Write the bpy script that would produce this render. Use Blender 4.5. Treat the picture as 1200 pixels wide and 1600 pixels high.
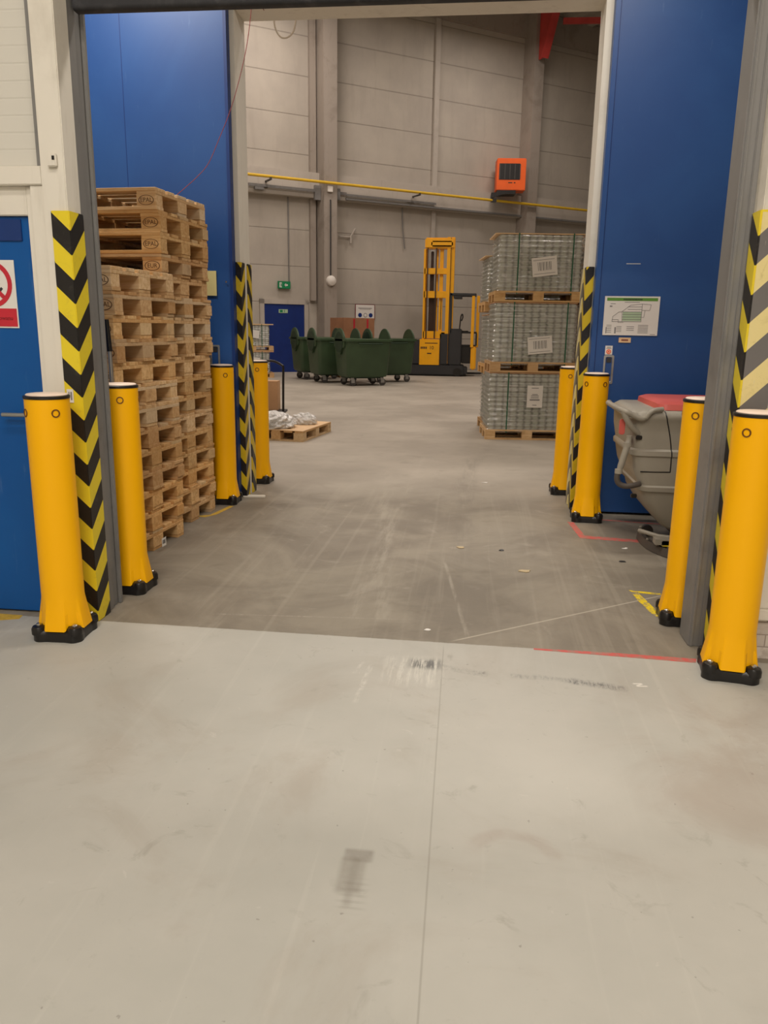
import bpy, bmesh, math, random
from mathutils import Vector, Matrix
random.seed(7)
PI = math.pi
S = bpy.context.scene
for o in list(bpy.data.objects): bpy.data.objects.remove(o)
COL = S.collection

# ------------------------------------------------------------------ camera
YAW, PITCH, ROLL, CAMH, FPX = .112936276, .231578499, .0150391038, 1.53476218, 1218.446
fw = Vector((-math.sin(YAW)*math.cos(PITCH), math.cos(YAW)*math.cos(PITCH), -math.sin(PITCH)))
rt = Vector((math.cos(YAW), math.sin(YAW), 0)); up = rt.cross(fw)
r_ = rt*math.cos(ROLL)+up*math.sin(ROLL); u_ = -rt*math.sin(ROLL)+up*math.cos(ROLL)
cd = bpy.data.cameras.new('camera'); cam = bpy.data.objects.new('camera', cd); COL.objects.link(cam)
cd.sensor_fit = 'VERTICAL'; cd.sensor_height = 36; cd.sensor_width = 27; cd.lens = FPX/1600*36
cd.clip_start = .05; cd.clip_end = 200
M4 = Matrix((r_, u_, -fw)).transposed().to_4x4(); M4.translation = (0, 0, CAMH); cam.matrix_world = M4
S.camera = cam

# ------------------------------------------------------------------ world, lights, exposure
w = bpy.data.worlds.new('world'); S.world = w; w.use_nodes = True
w.node_tree.nodes['Background'].inputs[0].default_value = (.9, .92, 1, 1)
w.node_tree.nodes['Background'].inputs[1].default_value = .15
vs = S.view_settings; vs.view_transform = 'Standard'; vs.look = 'None'; vs.exposure = 0; vs.gamma = 1; vs.use_curve_mapping = False

def area(name, loc, sx, sy, power, color, rot=(0, 0, 0), spread=PI):
    l = bpy.data.lights.new(name, 'AREA'); l.shape = 'RECTANGLE'; l.size = sx; l.size_y = sy
    l.energy = power; l.color = color; l.spread = spread
    o = bpy.data.objects.new(name, l); o.location = loc; o.rotation_euler = rot; COL.objects.link(o)
WARM = (1, .925, .83); HB = (1, .88, .79)
area('ceiling_lamp_hall_front', (-.6, .9, 5.8), 3.2, .5, 100, WARM)
area('ceiling_lamp_hall_mid', (-.4, -1.8, 5.8), 3.2, .6, 232, WARM)
area('ceiling_lamp_hall_back', (0, -4.6, 5.8), 3.2, .6, 260, WARM)
area('passage_lamp_and_fill', (-3.0, 5.5, 4.85), .9, .25, 84, (1, .93, .84))
area('passage_lamp_and_fill', (.7, 5.0, 4.85), 1.4, .25, 66, (1, .93, .84))  # added fill lamp, brightens the pallet ends and left reveal; no known fixture
for i, (x, y, p) in enumerate([(-5, 11, 330), (2.5, 11.5, 260), (-7, 17.5, 360), (1, 18.5, 340), (-5.6, 23.6, 240), (1.6, 27.2, 230)]):
    area('highbay_lamp', (x, y, 11.6), 2.2, 1.2, p, HB, spread=PI)

# ------------------------------------------------------------------ helpers
def srgb(r, g, b):
    f = lambda c: (c/255/12.92) if c/255 <= .04045 else ((c/255+.055)/1.055)**2.4
    return (f(r), f(g), f(b), 1)

class NT:
    """small node-graph writer"""
    def __init__(s, m): s.m = m; s.t = m.node_tree; s.n = s.t.nodes; s.l = s.t.links
    def new(s, t): return s.n.new(t)
    def put(s, sock, v):
        if isinstance(v, bpy.types.NodeSocket): s.l.new(v, sock)
        elif v is not None:
            if hasattr(sock.default_value, '__len__') and isinstance(v, (int, float)): sock.default_value = (v, v, v)
            else: sock.default_value = v
    def m_(s, op, a, b=None, c=None, clamp=False):
        n = s.new('ShaderNodeMath'); n.operation = op; n.use_clamp = clamp
        s.put(n.inputs[0], a); s.put(n.inputs[1], b)
        if c is not None: s.put(n.inputs[2], c)
        return n.outputs[0]
    def mix(s, f, a, b, mode='MIX'):
        n = s.new('ShaderNodeMix'); n.data_type = 'RGBA'; n.blend_type = mode
        s.put(n.inputs[0], f); s.put(n.inputs[6], a); s.put(n.inputs[7], b); return n.outputs[2]
    def coord(s, which='Object'): return s.new('ShaderNodeTexCoord').outputs[which]
    def pos(s): return s.new('ShaderNodeNewGeometry').outputs['Position']
    def sep(s, v):
        n = s.new('ShaderNodeSeparateXYZ'); s.l.new(v, n.inputs[0]); return n.outputs
    def scale(s, v, k):
        n = s.new('ShaderNodeMapping'); s.l.new(v, n.inputs[0]); n.inputs['Scale'].default_value = k if hasattr(k, '__len__') else (k, k, k); return n.outputs[0]
    def noise(s, v, sc, det=4, rough=.55, dist=0):
        n = s.new('ShaderNodeTexNoise'); s.l.new(v, n.inputs['Vector']); n.inputs['Scale'].default_value = sc
        n.inputs['Detail'].default_value = det; n.inputs['Roughness'].default_value = rough; n.inputs['Distortion'].default_value = dist
        return n.outputs[0]
    def ss(s, v, a, b):      # smoothstep a..b -> 0..1
        n = s.new('ShaderNodeMapRange'); n.interpolation_type = 'SMOOTHSTEP'
        s.put(n.inputs[0], v); n.inputs[1].default_value = a; n.inputs[2].default_value = b; return n.outputs[0]
    def bump(s, h, st=.3, d=.01):
        n = s.new('ShaderNodeBump'); s.l.new(h, n.inputs['Height']); n.inputs['Strength'].default_value = st; n.inputs['Distance'].default_value = d; return n.outputs[0]

def mat(name, col, rough=.6, metal=0, var=.08, vs_=3., bump=0, bs=40, spec=.5, fn=None):
    m = bpy.data.materials.new(name); m.use_nodes = True; t = NT(m)
    b = m.node_tree.nodes['Principled BSDF']
    b.inputs['Roughness'].default_value = rough; b.inputs['Metallic'].default_value = metal
    b.inputs['Specular IOR Level'].default_value = spec
    c = t.coord()
    if fn: fn(t, b, c)
    else:
        a = tuple(x*(1-var) for x in col[:3])+(1,); d = tuple(min(1, x*(1+var)) for x in col[:3])+(1,)
        t.l.new(t.mix(t.ss(t.noise(c, vs_, 5), .3, .7), a, d), b.inputs['Base Color'])
    if bump: t.l.new(t.bump(t.noise(c, bs, 3), bump, .003), b.inputs['Normal'])
    return m

class MB:
    def __init__(s): s.v = []; s.f = []
    def add(s, vs_, fs):
        n = len(s.v); s.v += [tuple(p) for p in vs_]; s.f += [tuple(i+n for i in f) for f in fs]; return s
    def box(s, x0, x1, y0, y1, z0, z1, M=None):
        vs_ = [Vector(p) for p in ((x0,y0,z0),(x1,y0,z0),(x1,y1,z0),(x0,y1,z0),(x0,y0,z1),(x1,y0,z1),(x1,y1,z1),(x0,y1,z1))]
        if M is not None: vs_ = [M @ p for p in vs_]
        return s.add(vs_, [(0,3,2,1),(4,5,6,7),(0,1,5,4),(1,2,6,5),(2,3,7,6),(3,0,4,7)])
    def loft(s, rings, cap0=True, cap1=True):
        n = len(rings[0]); vs_ = [p for r in rings for p in r]; fs = []
        for i in range(len(rings)-1):
            for j in range(n):
                k = (j+1) % n; fs.append((i*n+j, i*n+k, (i+1)*n+k, (i+1)*n+j))
        if cap0: fs.append(tuple(reversed(range(n))))
        if cap1: fs.append(tuple((len(rings)-1)*n+j for j in range(n)))
        return s.add(vs_, fs)
    def lathe(s, prof, n=32, c=(0, 0, 0), cap0=True, cap1=True):
        return s.loft([[(c[0]+r*math.cos(2*PI*j/n), c[1]+r*math.sin(2*PI*j/n), c[2]+z) for j in range(n)] for r, z in prof], cap0, cap1)
    def tube(s, pts, r, n=10, closed=False):
        pts = [Vector(p) for p in pts]; rings = []; N = len(pts); ref = None
        for i, p in enumerate(pts):
            if closed: d = pts[(i+1) % N]-pts[i-1]
            else: d = pts[min(i+1, N-1)]-pts[max(i-1, 0)]
            d.normalize()
            if ref is None:
                ref = Vector((0, 0, 1)) if abs(d.z) < .9 else Vector((1, 0, 0))
            a = (ref-d*ref.dot(d)).normalized(); ref = a; b = d.cross(a)
            rr = r[i] if hasattr(r, '__len__') else r
            rings.append([p+a*rr*math.cos(2*PI*j/n)+b*rr*math.sin(2*PI*j/n) for j in range(n)])
        if closed: rings.append(rings[0]); return s.loft(rings, False, False)
        return s.loft(rings)
    def prism(s, poly, axis, a, b):   # poly 2-D extruded along an axis
        def P(q, t):
            return {'x': (t, q[0], q[1]), 'y': (q[0], t, q[1]), 'z': (q[0], q[1], t)}[axis]
        return s.loft([[P(q, a) for q in poly], [P(q, b) for q in poly]])
    def mesh(s, name, m, bevel=0, seg=2, smooth=True, ang=35):
        me = bpy.data.meshes.new(name); me.from_pydata(s.v, [], s.f)
        bm = bmesh.new(); bm.from_mesh(me)
        bmesh.ops.remove_doubles(bm, verts=bm.verts, dist=1e-5)
        bmesh.ops.recalc_face_normals(bm, faces=bm.faces)
        if bevel:
            es = [e for e in bm.edges if len(e.link_faces) == 2 and e.calc_face_angle(0) > .6]
            bmesh.ops.bevel(bm, geom=es, offset=bevel, segments=seg, affect='EDGES', clamp_overlap=True)
        bm.to_mesh(me); bm.free()
        if smooth:
            me.shade_smooth(); me.set_sharp_from_angle(angle=math.radians(ang))
        if m: me.materials.append(m)
        return me
    def build(s, name, m, parent=None, loc=(0, 0, 0), rz=0, **k):
        o = bpy.data.objects.new(name, s.mesh(name, m, **k)); COL.objects.link(o)
        o.location = loc; o.rotation_euler = (0, 0, rz)
        if parent: o.parent = parent
        return o

def empty(name, loc=(0, 0, 0), rz=0):
    o = bpy.data.objects.new(name, None); COL.objects.link(o); o.location = loc; o.rotation_euler = (0, 0, rz); o.empty_display_size = .1; return o
def tag(o, label=None, cat=None, group=None, kind=None):
    if label: o['label'] = label
    if cat: o['category'] = cat
    if group: o['group'] = group
    if kind: o['kind'] = kind
    return o
def struct(o, label=None, cat=None): return tag(o, label, cat, kind='structure')
CH = {}
def inst(name, me, parent=None, loc=(0, 0, 0), rot=(0, 0, 0)):
    o = bpy.data.objects.new(name, me); COL.objects.link(o); o.location = loc; o.rotation_euler = rot
    if parent: o.parent = parent
    return o
def copy_tree(o, parent=None):
    c = o.copy(); COL.objects.link(c)
    if parent: c.parent = parent
    for ch in [x for x in COL.objects if x.parent == o]: copy_tree(ch, c)
    return c
def rrect(x0, x1, y0, y1, r, n=5):
    out = []
    for cx, cy, a0 in ((x1-r, y1-r, 0), (x0+r, y1-r, 90), (x0+r, y0+r, 180), (x1-r, y0+r, 270)):
        for i in range(n+1):
            a = math.radians(a0+90*i/n); out.append((cx+r*math.cos(a), cy+r*math.sin(a)))
    return out
def text_mesh(name, s, size, m, extr=.0006, align='CENTER'):
    cu = bpy.data.curves.new(name, 'FONT'); cu.body = s; cu.size = size; cu.align_x = align; cu.align_y = 'CENTER'; cu.extrude = extr; cu.resolution_u = 3
    o = bpy.data.objects.new(name, cu); COL.objects.link(o)
    me = bpy.data.meshes.new_from_object(o.evaluated_get(bpy.context.evaluated_depsgraph_get()))
    bpy.data.objects.remove(o); bpy.data.curves.remove(cu)
    me.name = name; me.materials.clear(); me.materials.append(m); return me
def disc(mb, x, z, r, y0, y1, n=32):
    return mb.prism([(x+r*math.cos(2*PI*i/n), z+r*math.sin(2*PI*i/n)) for i in range(n)], 'y', y0, y1)
def annulus(mb, x, z, r0, r1, y0, y1, n=36, sx=1, sz=1):
    rings = []
    for r, y in ((r0, y1), (r0, y0), (r1, y0), (r1, y1), (r0, y1)):
        rings.append([(x+sx*r*math.cos(2*PI*i/n), y, z+sz*r*math.sin(2*PI*i/n)) for i in range(n)])
    return mb.loft(rings, False, False)

# ------------------------------------------------------------------ materials
def floor_fn(t, b, c):
    p = t.pos(); x, y, z = t.sep(p)
    def box(x0, x1, y0, y1, e):
        a = t.m_('MULTIPLY', t.ss(x, x0-e, x0+e), t.m_('SUBTRACT', 1, t.ss(x, x1-e, x1+e)))
        d = t.m_('MULTIPLY', t.ss(y, y0-e, y0+e), t.m_('SUBTRACT', 1, t.ss(y, y1-e, y1+e)))
        return t.m_('MULTIPLY', a, d)
    def line(p0, p1, w0, soft=.004):
        ax, ay = p0; bx, by = p1; L = math.hypot(bx-ax, by-ay); ux, uy = (bx-ax)/L, (by-ay)/L
        rx = t.m_('SUBTRACT', x, ax); ry = t.m_('SUBTRACT', y, ay)
        al = t.m_('ADD', t.m_('MULTIPLY', rx, ux), t.m_('MULTIPLY', ry, uy))
        cr = t.m_('ABSOLUTE', t.m_('SUBTRACT', t.m_('MULTIPLY', rx, uy), t.m_('MULTIPLY', ry, ux)))
        m = t.m_('SUBTRACT', 1, t.ss(cr, w0, w0+soft))
        e = max(.01, min(.1, L*.15))
        return t.m_('MULTIPLY', m, t.m_('MULTIPLY', t.ss(al, -e*.1, e), t.m_('SUBTRACT', 1, t.ss(al, L-e, L+e*.1))))
    n1 = t.noise(p, .55, 6, .6); n2 = t.noise(p, 3.2, 6, .62, .4); n3 = t.noise(p, 26, 4, .6); n4 = t.noise(p, 1.3, 7, .65, .8)
    str_ = t.noise(t.scale(p, (9, .22, 1)), 1.6, 6, .6, .6)
    strx = t.noise(t.scale(p, (.8, 9, 1)), 2.0, 4, .6, .3)
    # new coated slab (front hall)
    A = t.mix(t.ss(n1, .33, .68), srgb(170, 168, 160), srgb(185, 182, 174))
    A = t.mix(t.m_('MULTIPLY', t.ss(n4, .50, .70), .42), A, srgb(158, 148, 136))
    A = t.mix(t.m_('MULTIPLY', t.ss(n3, .62, .75), .12), A, srgb(140, 138, 130))
    A = t.mix(t.m_('MULTIPLY', t.ss(str_, .56, .7), .12), A, srgb(205, 203, 193))
    sm = t.ss(t.noise(p, 6.5, 5, .62, .9), .60, .74)
    A = t.mix(t.m_('MULTIPLY', t.m_('MULTIPLY', sm, t.ss(n1, .34, .56)), .42), A, srgb(132, 126, 116))
    A = t.mix(t.m_('MULTIPLY', t.ss(t.noise(p, 38, 2, .5), .735, .77), .45), A, srgb(112, 106, 98))
    A = t.mix(t.m_('MULTIPLY', t.ss(t.noise(p, 11, 4, .7, .4), .66, .72), .22), A, srgb(206, 202, 194))
    # bare worn concrete (passage and rear hall)
    B = t.mix(t.ss(n4, .35, .66), srgb(122, 114, 102), srgb(143, 135, 121))
    B = t.mix(t.m_('MULTIPLY', t.ss(str_, .52, .68), .28), B, srgb(160, 152, 138))
    B = t.mix(t.m_('MULTIPLY', t.ss(n2, .56, .72), .35), B, srgb(112, 104, 92))
    B = t.mix(t.m_('MULTIPLY', t.ss(t.noise(p, 2.1, 5, .6, 1.5), .60, .70), .25), B, srgb(178, 170, 156))
    B = t.mix(t.m_('MULTIPLY', t.ss(strx, .6, .72), .22), B, srgb(112, 106, 96))
    far = t.ss(y, 6.6, 8.2)
    Bf = t.mix(t.ss(n1, .3, .7), srgb(158, 150, 138), srgb(182, 174, 161))
    Bf = t.mix(t.m_('MULTIPLY', t.ss(n2, .55, .75), .35), Bf, srgb(140, 131, 118))
    B = t.mix(far, B, Bf)
    edge = t.m_('ADD', t.m_('ADD', y, t.m_('MULTIPLY', x, .012)), t.m_('MULTIPLY', t.m_('SUBTRACT', n3, .5), .012))
    C = t.mix(t.ss(edge, 3.672, 3.680), A, B)
    def over(mask, k, colr):
        nonlocal C
        C = t.mix(t.m_('MULTIPLY', mask, k), C, colr)
    grain = t.ss(t.noise(t.scale(p, (9, 1.1, 1)), 1.6, 5, .7), .40, .66)
    fine = t.m_('MULTIPLY', t.ss(t.noise(t.scale(p, (3.2, 1, 1)), 22, 5, .8), .36, .72), t.ss(t.noise(p, 9, 4, .6), .30, .58))
    # slab joints
    over(line((-.067, 1.2), (-.104, 3.66), .0012, .003), .34, srgb(120, 115, 104))
    over(line((-.084, 3.69), (1.30, 4.70), .0025, .006), .55, srgb(196, 188, 172))
    over(line((-1.4, 3.89), (-.30, 3.97), .002, .005), t.m_('MULTIPLY', fine, .7), srgb(190, 182, 168))
    over(line((-.45, 3.9), (-.95, 8.6), .008, .09), t.m_('MULTIPLY', grain, .26), srgb(186, 179, 165))
    over(line((-.62, 3.9), (-.60, 9.5), .010, .05), t.m_('MULTIPLY', grain, .22), srgb(186, 179, 165))
    over(line((.02, 3.72), (-.16, 5.1), .004, .012), t.m_('MULTIPLY', grain, .38), srgb(186, 179, 165))
    over(line((-.05, 4.9), (-.02, 9.5), .03, .1), t.m_('MULTIPLY', grain, .25), srgb(108, 101, 92))
    over(line((-.2, 7.2), (.9, 16), .02, .08), t.m_('MULTIPLY', fine, .35), srgb(112, 105, 98))
    # scuffs on the coating in front of the threshold
    sg = t.ss(t.noise(t.scale(p, (40, 3.0, 1)), 1.0, 5, .8), .44, .62)
    over(box(-.36, -.10, 3.18, 3.47, .05), t.m_('MULTIPLY', sg, .65), srgb(208, 205, 195))
    over(box(-.25, -.11, 3.36, 3.46, .03), t.m_('MULTIPLY', t.m_('SUBTRACT', 1, sg), .8), srgb(84, 85, 86))
    over(line((-.15, 3.40), (.12, 3.33), .007, .03), t.m_('MULTIPLY', fine, .9), srgb(88, 88, 88))
    over(line((.20, 3.34), (.34, 3.33), .006, .03), t.m_('MULTIPLY', fine, .7), srgb(110, 110, 108))
    over(line((.30, 3.35), (.55, 3.31), .006, .03), t.m_('MULTIPLY', fine, .9), srgb(120, 120, 118))
    over(line((.46, 3.33), (.74, 3.27), .010, .035), t.m_('MULTIPLY', fine, 1), srgb(82, 83, 84))
    over(line((-.43, 3.38), (-.45, 2.95), .006, .012), t.m_('MULTIPLY', fine, .7), srgb(212, 209, 200))
    over(line((-.47, 3.40), (-.50, 3.25), .004, .008), t.m_('MULTIPLY', fine, .8), srgb(212, 209, 200))
    [over(line(a_, c_, .003, .005), .75, srgb(222, 218, 210)) for a_, c_ in (((.752, 3.335), (.80, 3.342)), ((.80, 3.342), (.765, 3.312)), ((.765, 3.312), (.82, 3.318)))]
    # rubber tyre print and other stains
    over(box(-.332, -.246, 1.985, 2.040, .009), t.m_('ADD', .26, t.m_('MULTIPLY', n3, .45)), srgb(120, 113, 104))
    over(box(-.335, -.262, 1.85, 2.00, .012), t.m_('ADD', .24, t.m_('MULTIPLY', n3, .40)), srgb(128, 122, 112))
    ti = t.m_('MULTIPLY', t.ss(t.m_('SINE', t.m_('MULTIPLY', y, 260)), -.3, .8), .5)
    over(box(-.318, -.246, 1.78, 1.91, .018), t.m_('MULTIPLY', t.m_('MULTIPLY', ti, n3), .8), srgb(122, 116, 106))
    over(box(-.304, -.282, 1.80, 2.0, .010), .32, srgb(122, 116, 106))
    ax = t.m_('SUBTRACT', x, .17); ay = t.m_('SUBTRACT', y, 2.05)
    rr = t.m_('SQRT', t.m_('ADD', t.m_('MULTIPLY', ax, ax), t.m_('MULTIPLY', ay, ay)))
    arc = t.m_('MULTIPLY', t.ss(rr, .09, .115), t.m_('SUBTRACT', 1, t.ss(rr, .14, .165)))
    arc = t.m_('MULTIPLY', arc, t.ss(y, 2.05, 2.10))
    over(arc, t.m_('MULTIPLY', t.ss(n2, .4, .6), .40), srgb(160, 146, 136))
    over(t.m_('MULTIPLY', box(.55, 1.6, 2.2, 3.25, .25), t.ss(n4, .42, .6)), .30, srgb(158, 144, 134))
    t.l.new(C, b.inputs['Base Color'])
    ro = t.m_('ADD', .42, t.m_('MULTIPLY', n2, .30)); t.l.new(ro, b.inputs['Roughness'])
    t.l.new(t.bump(t.m_('ADD', t.m_('MULTIPLY', n3, .5), n2), .10, .004), b.inputs['Normal'])
M_floor = mat('floor_concrete', (1, 1, 1, 1), .6, fn=floor_fn, spec=.35)

def plaster_fn(col, dirt, amt=.35, sc=2.):
    def fn(t, b, c):
        n = t.noise(c, sc, 6, .65, .4); n2 = t.noise(t.scale(c, (6, 6, .8)), 2, 5, .6)
        C = t.mix(t.m_('MULTIPLY', t.ss(n, .50, .72), amt), col, dirt)
        C = t.mix(t.m_('MULTIPLY', t.ss(n2, .56, .7), amt*.6), C, dirt)
        t.l.new(C, b.inputs['Base Color'])
    return fn
M_white = mat('painted_white', (1,)*4, .65, fn=plaster_fn(srgb(226, 220, 208), srgb(190, 182, 168), .4), spec=.3)
def panel_fn(t, b, c):
    x, y, z = t.sep(c)
    g = t.m_('FRACT', t.m_('MULTIPLY', z, 13.5)); g = t.m_('SUBTRACT', 1, t.ss(t.m_('ABSOLUTE', t.m_('SUBTRACT', g, .5)), .02, .08))
    C = t.mix(t.m_('MULTIPLY', g, .08), srgb(214, 210, 200), srgb(168, 162, 150))
    t.l.new(C, b.inputs['Base Color']); t.l.new(t.bump(t.m_('SUBTRACT', 1, g), .35, .003), b.inputs['Normal'])
M_panel = mat('sandwich_panel', (1,)*4, .5, fn=panel_fn)
def brick_fn(t, b, c):
    n = t.new('ShaderNodeTexBrick'); t.l.new(t.scale(t.new('ShaderNodeTexCoord').outputs['Object'], (1, 1, 1)), n.inputs['Vector'])
    mp = t.new('ShaderNodeMapping'); mp.inputs['Rotation'].default_value = (PI/2, 0, 0); t.l.new(c, mp.inputs[0]); t.l.new(mp.outputs[0], n.inputs['Vector'])
    n.inputs['Color1'].default_value = srgb(214, 204, 194); n.inputs['Color2'].default_value = srgb(196, 184, 172); n.inputs['Mortar'].default_value = srgb(160, 146, 134)
    n.inputs['Scale'].default_value = 4; n.inputs['Mortar Size'].default_value = .012
    C = t.mix(t.m_('MULTIPLY', t.ss(t.noise(c, 9, 5, .7), .5, .7), .5), n.outputs[0], srgb(150, 132, 118))
    t.l.new(C, b.inputs['Base Color']); t.l.new(t.bump(t.noise(c, 22, 5), .6, .01), b.inputs['Normal'])
M_brick = mat('whitewashed_brick', (1,)*4, .85, fn=brick_fn)
def joints_fn(t, b, c):
    x, y, z = t.sep(c)
    g = t.m_('FRACT', t.m_('DIVIDE', t.m_('SUBTRACT', z, 9.34), 1.168)); g = t.m_('ABSOLUTE', t.m_('SUBTRACT', g, .5))
    j = t.ss(g, .480, .492)
    n = t.noise(c, .7, 6, .6); n2 = t.noise(t.scale(c, (3, 3, .5)), 1.2, 5, .6)
    C = t.mix(t.ss(n, .3, .7), srgb(176, 168, 158), srgb(188, 180, 168))
    C = t.mix(t.m_('MULTIPLY', t.ss(n2, .5, .7), .25), C, srgb(160, 150, 140))
    C = t.mix(t.m_('MULTIPLY', j, .45), C, srgb(120, 112, 104))
    t.l.new(C, b.inputs['Base Color']); t.l.new(t.bump(t.m_('SUBTRACT', 1, j), .5, .02), b.inputs['Normal'])
M_wallfar = mat('concrete_wall_panels', (1,)*4, .8, fn=joints_fn, spec=.25)
M_conc = mat('column_concrete', (1,)*4, .8, fn=plaster_fn(srgb(160, 150, 140), srgb(134, 124, 114), .6, 1.2), spec=.25, bump=.2, bs=30)
M_ledge = mat('ledge_concrete', (1,)*4, .8, fn=plaster_fn(srgb(186, 178, 168), srgb(160, 152, 142), .4, 1.5), spec=.25)
M_ceil = mat('ceiling_sheet', srgb(190, 184, 172), .7)
def blue_fn(a, d):
    def fn(t, b, c):
        n = t.noise(c, 1.4, 5, .6, .5); s_ = t.noise(t.scale(c, (9, 9, 1.2)), 2.2, 5, .65)
        C = t.mix(t.ss(n, .3, .7), a, d)
        C = t.mix(t.m_('MULTIPLY', t.ss(s_, .64, .74), .16), C, srgb(120, 150, 190))
        t.l.new(C, b.inputs['Base Color'])
    return fn
M_blue = mat('blue_door_paint', (1,)*4, .42, fn=blue_fn(srgb(30, 72, 134), srgb(36, 80, 142)), spec=.5)
M_blue2 = mat('blue_door_bright', (1,)*4, .42, fn=blue_fn(srgb(0, 78, 150), srgb(4, 84, 156)), spec=.4)
M_blueE = mat('blue_door_edge', srgb(14, 50, 112), .45)
M_bluef = mat('blue_door_far', srgb(12, 44, 116), .5)
M_gal = mat('galvanised_steel', (1,)*4, .42, metal=.75, fn=plaster_fn(srgb(168, 168, 166), srgb(120, 120, 120), .5, 5))
M_galp = mat('grey_guide_steel', (1,)*4, .45, metal=.2, fn=plaster_fn(srgb(134, 132, 130), srgb(108, 106, 104), .5, 4))
M_rub = mat('black_rubber', (1,)*4, .7, fn=plaster_fn(srgb(40, 40, 44), srgb(76, 74, 76), .5, 9), bump=.2)
M_blk = mat('black_plastic', srgb(22, 20, 20), .35, bump=.15, bs=120)
M_dkgrey = mat('dark_grey_paint', srgb(46, 46, 48), .5)
M_yel = mat('bollard_yellow', srgb(255, 186, 0), .42, var=.015, vs_=1.5, spec=.28)
M_capp = mat('bollard_cap', srgb(236, 214, 196), .5, var=.05, vs_=10)
M_steel = mat('bolt_steel', srgb(200, 200, 200), .25, metal=1)
M_ringd = mat('plug_brown', srgb(104, 60, 6), .5)
def stripes(name, per, z0, ya, bk, k=.9, worn=.3, frac=.5, zk=0):
    def fn(t, b, c):
        x, y, z = t.sep(c)
        d = t.m_('ADD', t.m_('ABSOLUTE', x), t.m_('ABSOLUTE', y))
        ph = t.m_('FRACT', t.m_('DIVIDE', t.m_('SUBTRACT', t.m_('ADD', z0, t.m_('MULTIPLY', d, k)), z), per))
        f = t.m_('MULTIPLY', t.m_('LESS_THAN', ph, frac), t.m_('LESS_THAN', z, t.m_('ADD', z0, t.m_('MULTIPLY', d, k))))
        n = t.noise(c, 14, 5, .7, .6)
        Y_ = t.mix(t.m_('MULTIPLY', t.ss(n, .52, .75), worn), ya, srgb(150, 130, 60))
        K = t.mix(t.m_('MULTIPLY', t.ss(n, .55, .75), worn), bk, srgb(92, 86, 80))
        C = t.mix(f, Y_, K)
        sc = t.ss(t.noise(t.scale(c, (20, 20, 3)), 2.2, 5, .7), .68, .71)
        C = t.mix(t.m_('MULTIPLY', sc, worn), C, srgb(205, 198, 184))
        t.l.new(C, b.inputs['Base Color'])
    return mat(name, (1,)*4, .42, fn=fn)
YA = srgb(232, 208, 44); BKc = srgb(30, 27, 26)
M_wood = None
def wood_fn(t, b, c):
    oi = t.new('ShaderNodeObjectInfo')
    sh = t.new('ShaderNodeVectorMath'); sh.operation = 'ADD'; t.l.new(c, sh.inputs[0])
    mu = t.new('ShaderNodeVectorMath'); mu.operation = 'SCALE'; mu.inputs[0].default_value = (13, 7, 5); t.l.new(oi.outputs['Random'], mu.inputs['Scale']); t.l.new(mu.outputs[0], sh.inputs[1])
    q = sh.outputs[0]
    n = t.noise(t.scale(q, (1.2, 14, 14)), 2.5, 5, .6, .8); n2 = t.noise(q, 6, 4, .6)
    C = t.mix(t.ss(n, .3, .7), srgb(204, 164, 116), srgb(232, 200, 156))
    rv = t.m_('FRACT', t.m_('MULTIPLY', oi.outputs['Random'], 7.3))
    C = t.mix(t.m_('MULTIPLY', t.ss(rv, .3, .95), .5), C, srgb(190, 144, 92))
    C = t.mix(t.m_('MULTIPLY', t.ss(oi.outputs['Random'], .80, .9), .5), C, srgb(206, 190, 164))
    C = t.mix(t.m_('MULTIPLY', t.ss(n2, .55, .75), .35), C, srgb(122, 92, 60))
    C = t.mix(1, C, oi.outputs['Color'], 'MULTIPLY')
    t.l.new(C, b.inputs['Base Color']); t.l.new(t.bump(n, .35, .003), b.inputs['Normal'])
M_wood = mat('pallet_wood', (1,)*4, .8, fn=wood_fn, spec=.2)
M_stamp = mat('burnt_stamp', srgb(84, 52, 30), .9, var=.2, vs_=60)
M_paper = mat('paper_white', srgb(226, 222, 216), .7, var=.03)
M_ink = mat('ink_dark', srgb(52, 50, 54), .7)
M_inkg = mat('ink_grey', srgb(128, 126, 126), .7)
M_green = mat('green_print', srgb(96, 150, 58), .6)
M_palegr = mat('pale_green_print', srgb(172, 196, 164), .6)
M_redp = mat('red_print', srgb(196, 40, 56), .5)
M_redd = mat('dark_red_print', srgb(120, 20, 30), .6)
M_tan = mat('tan_plate', srgb(226, 190, 146), .6)
M_cream = mat('cream_plate', srgb(214, 200, 140), .6)
M_org = mat('heater_orange', srgb(244, 100, 22), .45, var=.04)
M_red = mat('red_steel', srgb(200, 72, 66), .45)
M_card = mat('cardboard', srgb(204, 160, 120), .85, var=.08)
M_cardd = mat('cardboard_big', srgb(164, 116, 84), .85, var=.10)
M_bin = mat('bin_green', srgb(58, 80, 54), .45, var=.10, vs_=2)
M_bind = mat('bin_green_dark', srgb(30, 54, 34), .5)
M_wheel = mat('wheel_grey', srgb(70, 66, 64), .5)
M_tyel = mat('truck_yellow', srgb(246, 176, 8), .4, var=.05)
M_tbrown = mat('mast_dark', srgb(60, 38, 22), .5)
M_gry = mat('scrubber_grey', srgb(152, 145, 132), .5, var=.05, vs_=4)
M_gry2 = mat('scrubber_hose_dark', srgb(84, 76, 70), .55)
M_scr = mat('scrubber_red', srgb(204, 92, 82), .45)
M_scr2 = mat('scrubber_red_print', srgb(140, 70, 62), .5)
M_strap = mat('green_strap', srgb(20, 92, 62), .5)
M_ypipe = mat('pipe_yellow', srgb(226, 184, 48), .5)
M_exit = mat('exit_green', srgb(10, 130, 80), .5)
M_lampw = mat('lamp_white', srgb(228, 222, 214), .4)
M_redcord = mat('red_cord', srgb(128, 52, 54), .7)
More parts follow.
